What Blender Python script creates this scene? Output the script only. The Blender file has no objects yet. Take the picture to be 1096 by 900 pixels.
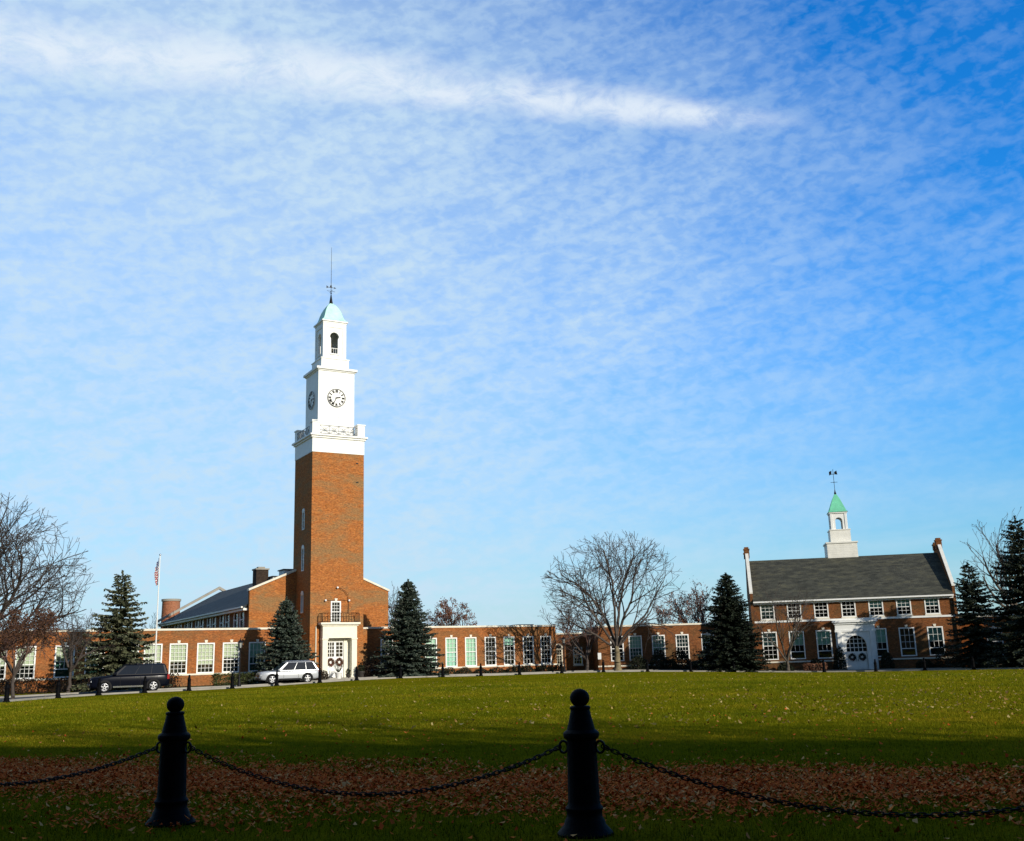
import bpy, math, random
import numpy as np
from mathutils import Vector, Matrix, Quaternion

R = math.radians
PI = math.pi
sc = bpy.context.scene
COL = sc.collection
random.seed(5)

# ------------------------------------------------------------------ render / view
sc.view_settings.view_transform = 'Standard'
sc.view_settings.look = 'None'
sc.view_settings.exposure = 0.0
sc.view_settings.gamma = 1.0
sc.view_settings.use_curve_mapping = False
sc.render.engine = 'CYCLES'
sc.cycles.max_bounces = 5
sc.cycles.transparent_max_bounces = 12

SUN_AZ, SUN_EL = 43.0, 20.0          # azimuth measured from -y towards +x
SDIR = Vector((math.sin(R(SUN_AZ))*math.cos(R(SUN_EL)), -math.cos(R(SUN_AZ))*math.cos(R(SUN_EL)), math.sin(R(SUN_EL))))

# ------------------------------------------------------------------ helpers
class MB:
    """collects geometry, then becomes ONE mesh object"""
    def __init__(s):
        s.v, s.f, s.mi = [], [], []
    def add(s, vs, fs, mi=0):
        o = len(s.v)
        s.v += [tuple(p) for p in vs]
        s.f += [tuple(i+o for i in q) for q in fs]
        s.mi += [mi]*len(fs)
        return s
    def box(s, x0, x1, y0, y1, z0, z1, mi=0, rz=0, c=None):
        vs = [(x0,y0,z0),(x1,y0,z0),(x1,y1,z0),(x0,y1,z0),(x0,y0,z1),(x1,y0,z1),(x1,y1,z1),(x0,y1,z1)]
        if rz:
            cx, cy = c if c else ((x0+x1)/2, (y0+y1)/2)
            ca, sa = math.cos(rz), math.sin(rz)
            vs = [(cx+(x-cx)*ca-(y-cy)*sa, cy+(x-cx)*sa+(y-cy)*ca, z) for x,y,z in vs]
        return s.add(vs, [(0,3,2,1),(4,5,6,7),(0,1,5,4),(1,2,6,5),(2,3,7,6),(3,0,4,7)], mi)
    def frustum(s, cx, cy, z0, z1, a0, b0, a1, b1, mi=0):
        vs = [(cx+i*a0, cy+j*b0, z0) for i,j in ((-1,-1),(1,-1),(1,1),(-1,1))]
        vs += [(cx+i*a1, cy+j*b1, z1) for i,j in ((-1,-1),(1,-1),(1,1),(-1,1))]
        return s.add(vs, [(0,3,2,1),(4,5,6,7),(0,1,5,4),(1,2,6,5),(2,3,7,6),(3,0,4,7)], mi)
    def prism(s, poly, y0, y1, mi=0):
        """polygon in xz extruded along y"""
        n = len(poly)
        vs = [(x,y0,z) for x,z in poly] + [(x,y1,z) for x,z in poly]
        fs = [tuple(range(n)), tuple(range(2*n-1, n-1, -1))]
        fs += [(i, i+n, (i+1)%n+n, (i+1)%n) for i in range(n)]
        return s.add(vs, fs, mi)
    def prism_x(s, poly, x0, x1, mi=0):
        """polygon in yz extruded along x"""
        n = len(poly)
        vs = [(x0,y,z) for y,z in poly] + [(x1,y,z) for y,z in poly]
        fs = [tuple(range(n-1,-1,-1)), tuple(range(n, 2*n))]
        fs += [((i+1)%n, (i+1)%n+n, i+n, i) for i in range(n)]
        return s.add(vs, fs, mi)
    def quad(s, a, b, c, d, mi=0):
        return s.add([a,b,c,d], [(0,1,2,3)], mi)
    def lathe(s, prof, n=16, c=(0,0,0), axis='z', mi=0, mod=None, caps=True):
        vs, fs = [], []
        for k,(r,z) in enumerate(prof):
            for i in range(n):
                a = 2*PI*i/n
                rr = r if mod is None else mod(r, z, a)
                x, y = rr*math.cos(a), rr*math.sin(a)
                if axis == 'z': vs.append((c[0]+x, c[1]+y, c[2]+z))
                elif axis == 'y': vs.append((c[0]+x, c[1]+z, c[2]+y))
                else: vs.append((c[0]+z, c[1]+x, c[2]+y))
        m = len(prof)
        for k in range(m-1):
            for i in range(n):
                j = (i+1) % n
                fs.append((k*n+i, k*n+j, (k+1)*n+j, (k+1)*n+i))
        if caps:
            fs.append(tuple(range(n-1,-1,-1)))
            fs.append(tuple(range((m-1)*n, m*n)))
        return s.add(vs, fs, mi)
    def tube(s, pts, r, n=6, mi=0, closed=False, r1=None):
        pts = [Vector(p) for p in pts]
        m = len(pts)
        vs, fs = [], []
        up = None
        for k in range(m):
            if closed: d = pts[(k+1)%m]-pts[k-1]
            else: d = pts[min(k+1,m-1)]-pts[max(k-1,0)]
            if d.length < 1e-9: d = Vector((0,0,1))
            d.normalize()
            if up is None:
                up = Vector((0,0,1)) if abs(d.z) < .9 else Vector((1,0,0))
            a = d.cross(up)
            if a.length < 1e-6: a = d.orthogonal()
            a.normalize(); b = a.cross(d).normalized(); up = b
            rr = r if r1 is None else r+(r1-r)*k/max(1,m-1)
            for i in range(n):
                t = 2*PI*i/n
                vs.append(pts[k]+a*(rr*math.cos(t))+b*(rr*math.sin(t)))
        for k in range(m if closed else m-1):
            k2 = (k+1) % m
            for i in range(n):
                j = (i+1) % n
                fs.append((k*n+i, k*n+j, k2*n+j, k2*n+i))
        if not closed:
            fs.append(tuple(range(n-1,-1,-1))); fs.append(tuple(range((m-1)*n, m*n)))
        return s.add(vs, fs, mi)
    def sphere(s, c, r, n=12, m=8, mi=0, sz=1.0):
        prof = [(max(1e-3, r*math.sin(PI*k/m)), -r*sz*math.cos(PI*k/m)) for k in range(m+1)]
        return s.lathe(prof, n, c, 'z', mi)
    def build(s, name, mats, parent=None, smooth=False, bevel=0):
        me = bpy.data.meshes.new(name)
        me.from_pydata(s.v, [], s.f)
        mats = mats if isinstance(mats, (list, tuple)) else [mats]
        for m in mats: me.materials.append(m)
        if len(mats) > 1: me.polygons.foreach_set('material_index', s.mi)
        if smooth: me.polygons.foreach_set('use_smooth', [True]*len(me.polygons))
        me.update()
        o = bpy.data.objects.new(name, me)
        COL.objects.link(o)
        if parent: o.parent = parent
        if bevel:
            b = o.modifiers.new('bevel', 'BEVEL'); b.width = bevel; b.segments = 2; b.limit_method = 'ANGLE'
        if smooth:
            me.set_sharp_from_angle(angle=R(38))
        return o

def np_mesh(name, V, F, mat, parent=None, uv=None):
    """V (n,3), F (m,k) numpy -> mesh object"""
    me = bpy.data.meshes.new(name)
    V = np.ascontiguousarray(V, dtype=np.float32); F = np.ascontiguousarray(F, dtype=np.int32)
    m, k = F.shape
    me.vertices.add(len(V)); me.vertices.foreach_set('co', V.ravel())
    me.loops.add(m*k); me.loops.foreach_set('vertex_index', F.ravel())
    me.polygons.add(m)
    me.polygons.foreach_set('loop_start', np.arange(0, m*k, k, dtype=np.int32))
    me.update(calc_edges=True)
    me.materials.append(mat)
    o = bpy.data.objects.new(name, me); COL.objects.link(o)
    if parent: o.parent = parent
    return o

def tag(o, label=None, cat=None, group=None, kind=None):
    if label: o['label'] = label
    if cat: o['category'] = cat
    if group: o['group'] = group
    if kind: o['kind'] = kind
    return o
def thing(name, label, cat, loc=(0,0,0), rz=0, group=None):
    o = bpy.data.objects.new(name, None); o.empty_display_size = .3
    COL.objects.link(o); o.location = loc; o.rotation_euler = (0,0,rz)
    return tag(o, label, cat, group)
def dup(o, parent=None, loc=None, rz=None, label=None, scale=None):
    c = o.copy(); COL.objects.link(c)
    if parent is not None: c.parent = parent
    if loc is not None: c.location = loc
    if rz is not None: c.rotation_euler = (0,0,rz)
    if scale is not None: c.scale = scale
    if label: c['label'] = label
    for ch in list(o.children): dup(ch, c)
    return c

def sst(x, a, b):
    t = min(1.0, max(0.0, (x-a)/(b-a))); return t*t*(3-2*t)
def gz(x, y):
    """height of the ground"""
    return (-.2*sst(y,20,65)*sst(-x,12,22) - .12*sst(y,40,100)*sst(x,-12,0) - .62*sst(x,5,32)*sst(y,30,98))

# ------------------------------------------------------------------ materials
def nmat(name):
    m = bpy.data.materials.new(name); m.use_nodes = True
    nt = m.node_tree; nt.nodes.clear()
    out = nt.nodes.new('ShaderNodeOutputMaterial')
    b = nt.nodes.new('ShaderNodeBsdfPrincipled')
    nt.links.new(b.outputs[0], out.inputs[0])
    return m, nt, b, out
def N(nt, t, **kw):
    n = nt.nodes.new(t)
    for k, v in kw.items():
        if k in n.inputs.keys(): n.inputs[k].default_value = v
        else: setattr(n, k, v)
    return n
def L(nt, a, b): nt.links.new(a, b)
def ramp(nt, stops, interp='LINEAR'):
    n = nt.nodes.new('ShaderNodeValToRGB'); cr = n.color_ramp; cr.interpolation = interp
    while len(cr.elements) < len(stops): cr.elements.new(.5)
    for e, (p, c) in zip(cr.elements, stops):
        e.position = p; e.color = (c[0], c[1], c[2], 1)
    return n
def mix(nt, fac, a, b, mode='MIX'):
    n = nt.nodes.new('ShaderNodeMix'); n.data_type = 'RGBA'; n.blend_type = mode
    for sock, val in ((n.inputs['Factor'], fac), (n.inputs['A'], a), (n.inputs['B'], b)):
        pass
    fi, ai, bi = n.inputs[0], n.inputs[6], n.inputs[7]
    for s_, v in ((fi, fac), (ai, a), (bi, b)):
        if hasattr(v, 'node'): nt.links.new(v, s_)
        elif isinstance(v, (int, float)): s_.default_value = v
        else: s_.default_value = (v[0], v[1], v[2], 1)
    return n.outputs[2]
def math_(nt, op, a, b=None, c=None, clamp=False):
    n = nt.nodes.new('ShaderNodeMath'); n.operation = op; n.use_clamp = clamp
    for s_, v in zip(n.inputs, (a, b, c)):
        if v is None: continue
        if hasattr(v, 'node'): nt.links.new(v, s_)
        else: s_.default_value = v
    return n.outputs[0]
def mrange(nt, v, a, b, c=0.0, d=1.0, smooth=True):
    n = nt.nodes.new('ShaderNodeMapRange'); n.clamp = True
    n.interpolation_type = 'SMOOTHSTEP' if smooth else 'LINEAR'
    if hasattr(v, 'node'): nt.links.new(v, n.inputs[0])
    else: n.inputs[0].default_value = v
    for i, x in enumerate((a, b, c, d)): n.inputs[i+1].default_value = x
    return n.outputs[0]

def plain(name, col, rough=.6, metal=0, noise=.12, scale=3.0, bump=0.0, spec=None, coat=0):
    m, nt, b, out = nmat(name)
    tc = N(nt, 'ShaderNodeTexCoord')
    nz = N(nt, 'ShaderNodeTexNoise', Scale=scale, Detail=5.0, Roughness=.6)
    L(nt, tc.outputs['Object'], nz.inputs['Vector'])
    lo = [c*(1-noise) for c in col]; hi = [min(1, c*(1+noise)) for c in col]
    r = ramp(nt, [(.3, lo), (.7, hi)])
    L(nt, nz.outputs[0], r.inputs[0]); L(nt, r.outputs[0], b.inputs['Base Color'])
    b.inputs['Roughness'].default_value = rough; b.inputs['Metallic'].default_value = metal
    if spec is not None: b.inputs['Specular IOR Level'].default_value = spec
    if coat: b.inputs['Coat Weight'].default_value = coat; b.inputs['Coat Roughness'].default_value = .05
    if bump:
        bp = N(nt, 'ShaderNodeBump', Strength=bump, Distance=.02)
        L(nt, nz.outputs[0], bp.inputs['Height']); L(nt, bp.outputs[0], b.inputs['Normal'])
    return m

def brick(name, c1, c2, stain, stain_amt=.6, mortar=(.30,.26,.21), scale=1.0):
    m, nt, b, out = nmat(name)
    tc = N(nt, 'ShaderNodeTexCoord')
    sp = N(nt, 'ShaderNodeSeparateXYZ'); L(nt, tc.outputs['Object'], sp.inputs[0])
    u = math_(nt, 'ADD', sp.outputs[0], sp.outputs[1])
    cb = N(nt, 'ShaderNodeCombineXYZ'); L(nt, u, cb.inputs[0]); L(nt, sp.outputs[2], cb.inputs[1])
    bt = N(nt, 'ShaderNodeTexBrick', Scale=scale)
    bt.inputs['Brick Width'].default_value = .215; bt.inputs['Row Height'].default_value = .075
    bt.inputs['Mortar Size'].default_value = .009; bt.inputs['Bias'].default_value = .0
    bt.inputs['Color1'].default_value = (*c1, 1); bt.inputs['Color2'].default_value = (*c2, 1)
    bt.inputs['Mortar'].default_value = (*mortar, 1)
    L(nt, cb.outputs[0], bt.inputs['Vector'])
    # clusters of darker / lighter bricks, flattened along the courses
    mp = N(nt, 'ShaderNodeMapping'); mp.inputs['Scale'].default_value = (1.7, 4.6, 1)
    L(nt, cb.outputs[0], mp.inputs[0])
    n1 = N(nt, 'ShaderNodeTexNoise', Scale=1.0, Detail=6.0, Roughness=.75)
    L(nt, mp.outputs[0], n1.inputs['Vector'])
    f1 = mrange(nt, n1.outputs[0], .42, .68)
    col = mix(nt, math_(nt, 'MULTIPLY', f1, .75), bt.outputs['Color'], (c1[0]*.45, c1[1]*.5, c1[2]*.6))
    # broad, slanted weather stains
    mp2 = N(nt, 'ShaderNodeMapping'); mp2.inputs['Rotation'].default_value = (0, 0, R(-32)); mp2.inputs['Scale'].default_value = (.22, .5, 1)
    L(nt, cb.outputs[0], mp2.inputs[0])
    n2 = N(nt, 'ShaderNodeTexNoise', Scale=1.0, Detail=7.0, Roughness=.72, Distortion=.5)
    L(nt, mp2.outputs[0], n2.inputs['Vector'])
    f2 = mrange(nt, n2.outputs[0], .43, .64)
    col = mix(nt, math_(nt, 'MULTIPLY', f2, stain_amt), col, stain)
    n3 = N(nt, 'ShaderNodeTexNoise', Scale=3.2, Detail=3.0, Roughness=.8); L(nt, mp.outputs[0], n3.inputs['Vector'])
    r3 = ramp(nt, [(.32, (.55,.52,.5)), (.5, (1,1,1)), (.68, (1.5,1.45,1.35))]); L(nt, n3.outputs[0], r3.inputs[0])
    col = mix(nt, 1.0, col, r3.outputs[0], 'MULTIPLY')
    L(nt, col, b.inputs['Base Color'])
    b.inputs['Roughness'].default_value = .9; b.inputs['Specular IOR Level'].default_value = .15
    bp = N(nt, 'ShaderNodeBump', Strength=.5, Distance=.01); L(nt, bt.outputs['Fac'], bp.inputs['Height']); bp.invert = True
    L(nt, bp.outputs[0], b.inputs['Normal'])
    return m

def leafmat(name, cols, rough=.7, trans=.0, spec=.25):
    m, nt, b, out = nmat(name)
    g = N(nt, 'ShaderNodeNewGeometry')
    n = len(cols)
    r = ramp(nt, [(i/max(1, n-1), c) for i, c in enumerate(cols)])
    L(nt, g.outputs['Random Per Island'], r.inputs[0])
    L(nt, r.outputs[0], b.inputs['Base Color'])
    b.inputs['Roughness'].default_value = rough
    b.inputs['Specular IOR Level'].default_value = spec
    return m

def glassmat(name, tint=(.02,.03,.03)):
    m, nt, b, out = nmat(name)
    b.inputs['Base Color'].default_value = (*tint, 1); b.inputs['Roughness'].default_value = .03
    tr = N(nt, 'ShaderNodeBsdfTransparent'); tr.inputs[0].default_value = (.82, .9, .86, 1)
    gl = N(nt, 'ShaderNodeBsdfGlossy'); gl.inputs['Roughness'].default_value = .02
    tc = N(nt, 'ShaderNodeTexCoord'); nz = N(nt, 'ShaderNodeTexNoise', Scale=1.1, Detail=1.0)
    L(nt, tc.outputs['Object'], nz.inputs['Vector'])
    bp = N(nt, 'ShaderNodeBump', Strength=.12, Distance=.05); L(nt, nz.outputs[0], bp.inputs['Height']); L(nt, bp.outputs[0], gl.inputs['Normal'])
    fr = N(nt, 'ShaderNodeFresnel', IOR=1.6)
    ms = N(nt, 'ShaderNodeMixShader'); L(nt, fr.outputs[0], ms.inputs[0]); L(nt, tr.outputs[0], ms.inputs[1]); L(nt, gl.outputs[0], ms.inputs[2])
    L(nt, ms.outputs[0], out.inputs[0])
    nt.nodes.remove(b)
    return m

def slate(name, c, var=.5):
    m, nt, b, out = nmat(name)
    tc = N(nt, 'ShaderNodeTexCoord'); sp = N(nt, 'ShaderNodeSeparateXYZ'); L(nt, tc.outputs['Object'], sp.inputs[0])
    cb = N(nt, 'ShaderNodeCombineXYZ')
    L(nt, sp.outputs[0], cb.inputs[0]); L(nt, math_(nt, 'ADD', sp.outputs[1], sp.outputs[2]), cb.inputs[1])
    bt = N(nt, 'ShaderNodeTexBrick', Scale=1.0)
    bt.inputs['Brick Width'].default_value = .42; bt.inputs['Row Height'].default_value = .34
    bt.inputs['Mortar Size'].default_value = .012
    bt.inputs['Color1'].default_value = (*[x*(1-var) for x in c], 1); bt.inputs['Color2'].default_value = (*[x*(1+var) for x in c], 1)
    bt.inputs['Mortar'].default_value = (*[x*.35 for x in c], 1)
    L(nt, cb.outputs[0], bt.inputs['Vector'])
    mp = N(nt, 'ShaderNodeMapping'); mp.inputs['Scale'].default_value = (.6, 1.5, 1); L(nt, cb.outputs[0], mp.inputs[0])
    nz = N(nt, 'ShaderNodeTexNoise', Scale=1.0, Detail=9.0, Roughness=.75); L(nt, mp.outputs[0], nz.inputs['Vector'])
    r = ramp(nt, [(.36, (c[0]*.28, c[1]*.3, c[2]*.32)), (.52, c), (.66, (c[0]*2.1, c[1]*1.95, c[2]*1.5))])
    L(nt, nz.outputs[0], r.inputs[0])
    L(nt, mix(nt, .68, bt.outputs['Color'], r.outputs[0]), b.inputs['Base Color'])
    b.inputs['Roughness'].default_value = .75; b.inputs['Specular IOR Level'].default_value = .3
    bp = N(nt, 'ShaderNodeBump', Strength=.6, Distance=.02); bp.invert = True
    L(nt, bt.outputs['Fac'], bp.inputs['Height']); L(nt, bp.outputs[0], b.inputs['Normal'])
    return m

M = {}
M['brick'] = brick('orange_brick', (.54,.172,.033), (.33,.085,.016), (.22,.155,.075), .72, (.27,.18,.09))
M['brick_wing'] = brick('wing_brick', (.47,.14,.030), (.27,.07,.016), (.16,.10,.045), .7, (.27,.18,.09))
M['brick_red'] = brick('brown_red_brick', (.27,.088,.022), (.15,.045,.012), (.09,.065,.03), .7, (.19,.13,.08))
M['brick_shaded'] = brick('shaded_brick', (.055,.035,.025), (.03,.02,.016), (.02,.018,.016), .6, (.06,.05,.04))  # hall chimney's shaded side put into the colour as near-black brick
M['brick_chimney'] = brick('round_chimney_brick', (.42,.13,.05), (.36,.10,.04), (.25,.12,.06), .3)
M['stone'] = plain('cream_stone', (.72,.67,.55), .8, noise=.12, scale=1.7, bump=.15)
M['white'] = plain('white_paint', (.80,.80,.77), .55, noise=.05, scale=2.2)
M['offwhite'] = plain('weathered_white_paint', (.74,.72,.65), .6, noise=.1, scale=2.0)
M['cream'] = plain('cream_paint', (.78,.74,.60), .55, noise=.06)
M['iron'] = plain('black_iron', (.007,.007,.008), .55, noise=.35, scale=9, bump=.1, spec=.18)
M['bollard'] = plain('bollard_black_paint', (.003,.0031,.004), .6, noise=.5, scale=22, bump=.3, spec=.05)
M['copper'] = plain('pale_copper_patina', (.46,.76,.66), .7, noise=.16, scale=1.6)
M['copper_green'] = plain('green_copper_patina', (.16,.58,.36), .7, noise=.15, scale=2.0)
M['slate'] = slate('brown_grey_slate', (.058,.058,.043), .6)
M['slate_dark'] = slate('dark_slate', (.035,.042,.046), .3)
M['tar'] = plain('flat_roof_tar', (.05,.05,.05), .9)
M['dark'] = plain('dark_room', (.012,.013,.012), .9)
M['glass'] = glassmat('window_glass')
M['blind_cream'] = plain('cream_blind', (.56,.57,.44), .8, noise=.05)
M['blind_green'] = plain('pale_green_blind', (.42,.62,.50), .8, noise=.08)
M['blind_teal'] = plain('teal_curtain', (.03,.11,.09), .8, noise=.2)
M['reflection_panel'] = plain('brown_window_reflection', (.10,.05,.018), .8, noise=.3)  # flat brown panel painting a brick reflection into one window
M['blind_mint'] = plain('mint_blind', (.42,.66,.58), .8, noise=.1)
M['bark'] = plain('grey_brown_bark', (.085,.068,.05), .9, noise=.4, scale=6, bump=.5)
M['bark_pale'] = plain('pale_bark', (.19,.15,.085), .9, noise=.35, scale=5, bump=.5)
M['twig'] = plain('grey_twig', (.06,.046,.038), .9, noise=.3, scale=4)
M['twig_red'] = plain('red_brown_twig', (.12,.062,.05), .9, noise=.35, scale=4)
M['needle'] = leafmat('blue_green_needles', [(.022,.038,.026), (.05,.07,.05), (.11,.13,.10)])
M['needle_grey'] = leafmat('grey_green_needles', [(.035,.045,.022), (.085,.095,.048), (.17,.17,.10)])
M['needle_dark'] = leafmat('dark_needles', [(.008,.013,.008), (.014,.022,.012), (.03,.042,.024)])
M['needle_mid'] = leafmat('mid_needles', [(.012,.02,.012), (.026,.036,.02), (.06,.07,.045)])
M['leaf_brown'] = leafmat('withered_brown_leaves', [(.10,.04,.02), (.18,.075,.035), (.12,.06,.04)])
M['leaf_dull'] = leafmat('dull_brown_leaves', [(.05,.022,.012), (.10,.045,.022), (.075,.04,.02)])
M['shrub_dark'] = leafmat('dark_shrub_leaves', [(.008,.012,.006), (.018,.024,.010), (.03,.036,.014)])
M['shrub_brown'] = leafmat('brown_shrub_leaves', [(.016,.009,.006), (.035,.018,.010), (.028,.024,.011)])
M['shrub_green'] = leafmat('green_shrub_leaves', [(.02,.03,.008), (.05,.065,.018), (.07,.08,.025)])
M['concrete'] = plain('pale_concrete', (.30,.28,.24), .9, noise=.18, scale=.8, bump=.2)
M['asphalt'] = plain('asphalt', (.055,.055,.055), .95, noise=.25, scale=2.0, bump=.3)
M['mulch'] = plain('bed_mulch', (.045,.03,.018), .95, noise=.5, scale=5, bump=.5)
M['grey_paint'] = plain('weathered_grey_paint', (.22,.22,.21), .6)
M['steel'] = plain('white_pole_paint', (.75,.75,.72), .4, noise=.04)
M['rubber'] = plain('tyre_rubber', (.010,.010,.010), .9, noise=.2, spec=.1)
M['alloy'] = plain('alloy_rim', (.55,.56,.58), .3, metal=.7, noise=.08)
M['silver'] = plain('silver_car_paint', (.46,.48,.50), .28, metal=.25, noise=.03, coat=.6)
M['navy'] = plain('dark_blue_car_paint', (.003,.004,.009), .22, noise=.1, coat=.04, spec=.14)
M['carglass'] = plain('tinted_car_glass', (.006,.008,.011), .05, noise=.1, spec=.5)
M['windshield'] = plain('windscreen_glass', (.05,.08,.085), .04, noise=.1, spec=1.0)
M['lamp_lens'] = plain('headlight_lens', (.75,.78,.8), .1, noise=.05, spec=.8)
M['red_lens'] = plain('tail_light_lens', (.35,.02,.02), .15, noise=.05, spec=.8)
M['black_plastic'] = plain('black_plastic', (.010,.010,.011), .6, noise=.1, spec=.15)
M['chrome'] = plain('chrome_trim', (.7,.72,.74), .15, metal=.9, noise=.04)
M['ribbon'] = plain('red_ribbon', (.16,.015,.012), .6, noise=.1)
M['terracotta'] = plain('dark_pot', (.04,.035,.03), .7, noise=.2)
M['globe'] = plain('white_globe', (.85,.85,.82), .3, noise=.02)
M['lantern_glass'] = plain('frosted_lantern_glass', (.35,.36,.34), .2, noise=.06)

# ------------------------------------------------------------------ ground
def lawn_material():
    m, nt, b, out = nmat('lawn')
    tc = N(nt, 'ShaderNodeTexCoord')
    n1 = N(nt, 'ShaderNodeTexNoise', Scale=.16, Detail=8.0, Roughness=.72); L(nt, tc.outputs['Object'], n1.inputs['Vector'])
    n2 = N(nt, 'ShaderNodeTexNoise', Scale=2.6, Detail=8.0, Roughness=.78); L(nt, tc.outputs['Object'], n2.inputs['Vector'])
    n3 = N(nt, 'ShaderNodeTexNoise', Scale=42.0, Detail=4.0, Roughness=.8); L(nt, tc.outputs['Object'], n3.inputs['Vector'])
    r1 = ramp(nt, [(.34, (.09,.115,.002)), (.5, (.19,.18,.004)), (.66, (.30,.22,.008))]); L(nt, n1.outputs[0], r1.inputs[0])
    r2 = ramp(nt, [(.3, (.06,.08,.002)), (.52, (.175,.172,.006)), (.72, (.32,.25,.018))]); L(nt, n2.outputs[0], r2.inputs[0])
    r3 = ramp(nt, [(.3, (.5,.5,.5)), (.7, (1.45,1.4,1.3))]); L(nt, n3.outputs[0], r3.inputs[0])
    c = mix(nt, .42, r1.outputs[0], r2.outputs[0])
    c = mix(nt, 1.0, c, r3.outputs[0], 'MULTIPLY')
    L(nt, c, b.inputs['Base Color'])
    b.inputs['Roughness'].default_value = 1.0; b.inputs['Specular IOR Level'].default_value = .0
    bp = N(nt, 'ShaderNodeBump', Strength=1.0, Distance=.06)
    h = math_(nt, 'ADD', n3.outputs[0], n2.outputs[0])
    L(nt, h, bp.inputs['Height']); L(nt, bp.outputs[0], b.inputs['Normal'])
    return m
M['lawn'] = lawn_material()
def axis(a, b, near0, near1, fine, coarse):
    xs = []; x = a
    while x < b:
        xs.append(x); x += fine if near0 <= x < near1 else coarse
    xs.append(b); return xs
gx = axis(-1500, 1500, -60, 80, 2.0, 60); gy = axis(-200, 2600, -30, 130, 2.0, 70)
GV = np.array([(x, y, gz(x, y)) for y in gy for x in gx])
nx = len(gx)
GF = np.array([(j*nx+i, j*nx+i+1, (j+1)*nx+i+1, (j+1)*nx+i) for j in range(len(gy)-1) for i in range(nx-1)])
tag(np_mesh('ground', GV, GF, M['lawn']), kind='structure')

# drive round the green: polyline of the bollard line, then offsets
LINE = [(-25,30),(-27,39),(-27.8,48),(-27.6,57),(-27.6,63.5),(-26.6,68),(-25,70.8),(-22.8,73.2),(-20.5,75.7),(-17.9,78.2),(-15.2,80.7),(-13,84),(-9.9,88),(-6.6,91),(-3.4,93.2),
        (0,95),(3.84,96.2),(7.7,97),(11.8,97.5),(15.8,97.6),(19.7,97.2),(23.8,96.4),(27.6,95.2),(31.4,93.4),(34.8,91),(37.7,88),(40.2,84),(43,78),(45,70),(46,60)]
def offs(line, d):
    out = []
    for i, p in enumerate(line):
        a = Vector(line[max(0, i-1)]); b = Vector(line[min(len(line)-1, i+1)])
        t = (b-a).normalized(); n = Vector((-t.y, t.x))
        out.append((p[0]+n.x*d, p[1]+n.y*d))
    return out
def smooth_line(line, k=4):
    for _ in range(2):
        o = [line[0]]
        for a, b in zip(line[:-1], line[1:]):
            o += [(a[0]*.75+b[0]*.25, a[1]*.75+b[1]*.25), (a[0]*.25+b[0]*.75, a[1]*.25+b[1]*.75)]
        o.append(line[-1]); line = o
    return line
SL = smooth_line(LINE)
def strip(name, d0, d1, z0, z1, mat, thick=0):
    a, b = offs(SL, d0), offs(SL, d1)
    mb = MB()
    n = len(a)
    if not thick:
        vs = [(x, y, gz(x, y)+z0) for x, y in a] + [(x, y, gz(x, y)+z0) for x, y in b]
        fs = [(i, i+1, n+i+1, n+i) for i in range(n-1)]
    else:
        vs = [(x, y, gz(x, y)-.05) for x, y in a] + [(x, y, gz(x, y)+z1) for x, y in a] + [(x, y, gz(x, y)+z1) for x, y in b] + [(x, y, gz(x, y)-.05) for x, y in b]
        fs = []
        for i in range(n-1):
            for k in range(3): fs.append((k*n+i, k*n+i+1, (k+1)*n+i+1, (k+1)*n+i))
    mb.add(vs, fs)
    o = mb.build(name, mat); tag(o, kind='structure'); return o
strip('kerb', .55, .75, 0, .11, M['concrete'], 1)
strip('road', .75, 6.0, .012, 0, M['asphalt'])
strip('kerb', 6.0, 6.2, 0, .12, M['concrete'], 1)
strip('pavement', 6.2, 7.7, .02, 0, M['concrete'])

# ------------------------------------------------------------------ grass blades and fallen leaves (uncountable)
rng = np.random.default_rng(7)
def gz_np(x, y):
    def s(v, a, b):
        t = np.clip((v-a)/(b-a), 0, 1); return t*t*(3-2*t)
    return (-.2*s(y,20,65)*s(-x,12,22) - .12*s(y,40,100)*s(x,-12,0) - .62*s(x,5,32)*s(y,30,98))
def wedge(n, y0, y1, power, spread=.62, pad=2.0):
    """points in the ground wedge that the photo shows, denser near"""
    u = rng.random(n); y = y0 + (y1-y0)*u**power
    x = (rng.random(n)*2-1)*(y*spread+pad)
    return x, y
def blades(name, n, y0, y1, power, h, w, mat, hgrow=0.0):
    x, y = wedge(n, y0, y1, power)
    z = gz_np(x, y)
    hh = h*(.5+rng.random(n))*(1+hgrow*(y-y0)); ww = w*(.6+.8*rng.random(n))*(1+hgrow*(y-y0))
    a = rng.random(n)*2*PI; lean = hh*.5*rng.random(n); la = rng.random(n)*2*PI
    dx, dy = np.cos(a)*ww/2, np.sin(a)*ww/2
    V = np.empty((n, 3, 3))
    V[:,0] = np.stack([x-dx, y-dy, z-.005], 1); V[:,1] = np.stack([x+dx, y+dy, z-.005], 1)
    V[:,2] = np.stack([x+np.cos(la)*lean, y+np.sin(la)*lean, z+hh], 1)
    return V.reshape(-1, 3), np.arange(n*3).reshape(n, 3)
M['blade'] = leafmat('grass_blades', [(.066,.095,.004), (.125,.15,.006), (.17,.172,.008), (.23,.195,.014)], .9, spec=.04)
nt = M['blade'].node_tree; b_ = [n_ for n_ in nt.nodes if n_.type == 'BSDF_PRINCIPLED'][0]; src = b_.inputs['Base Color'].links[0].from_socket
tcb = N(nt, 'ShaderNodeTexCoord'); nb1 = N(nt, 'ShaderNodeTexNoise', Scale=.16, Detail=8.0, Roughness=.72); nb2 = N(nt, 'ShaderNodeTexNoise', Scale=1.3, Detail=5.0, Roughness=.7)
L(nt, tcb.outputs['Object'], nb1.inputs['Vector']); L(nt, tcb.outputs['Object'], nb2.inputs['Vector'])
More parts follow.
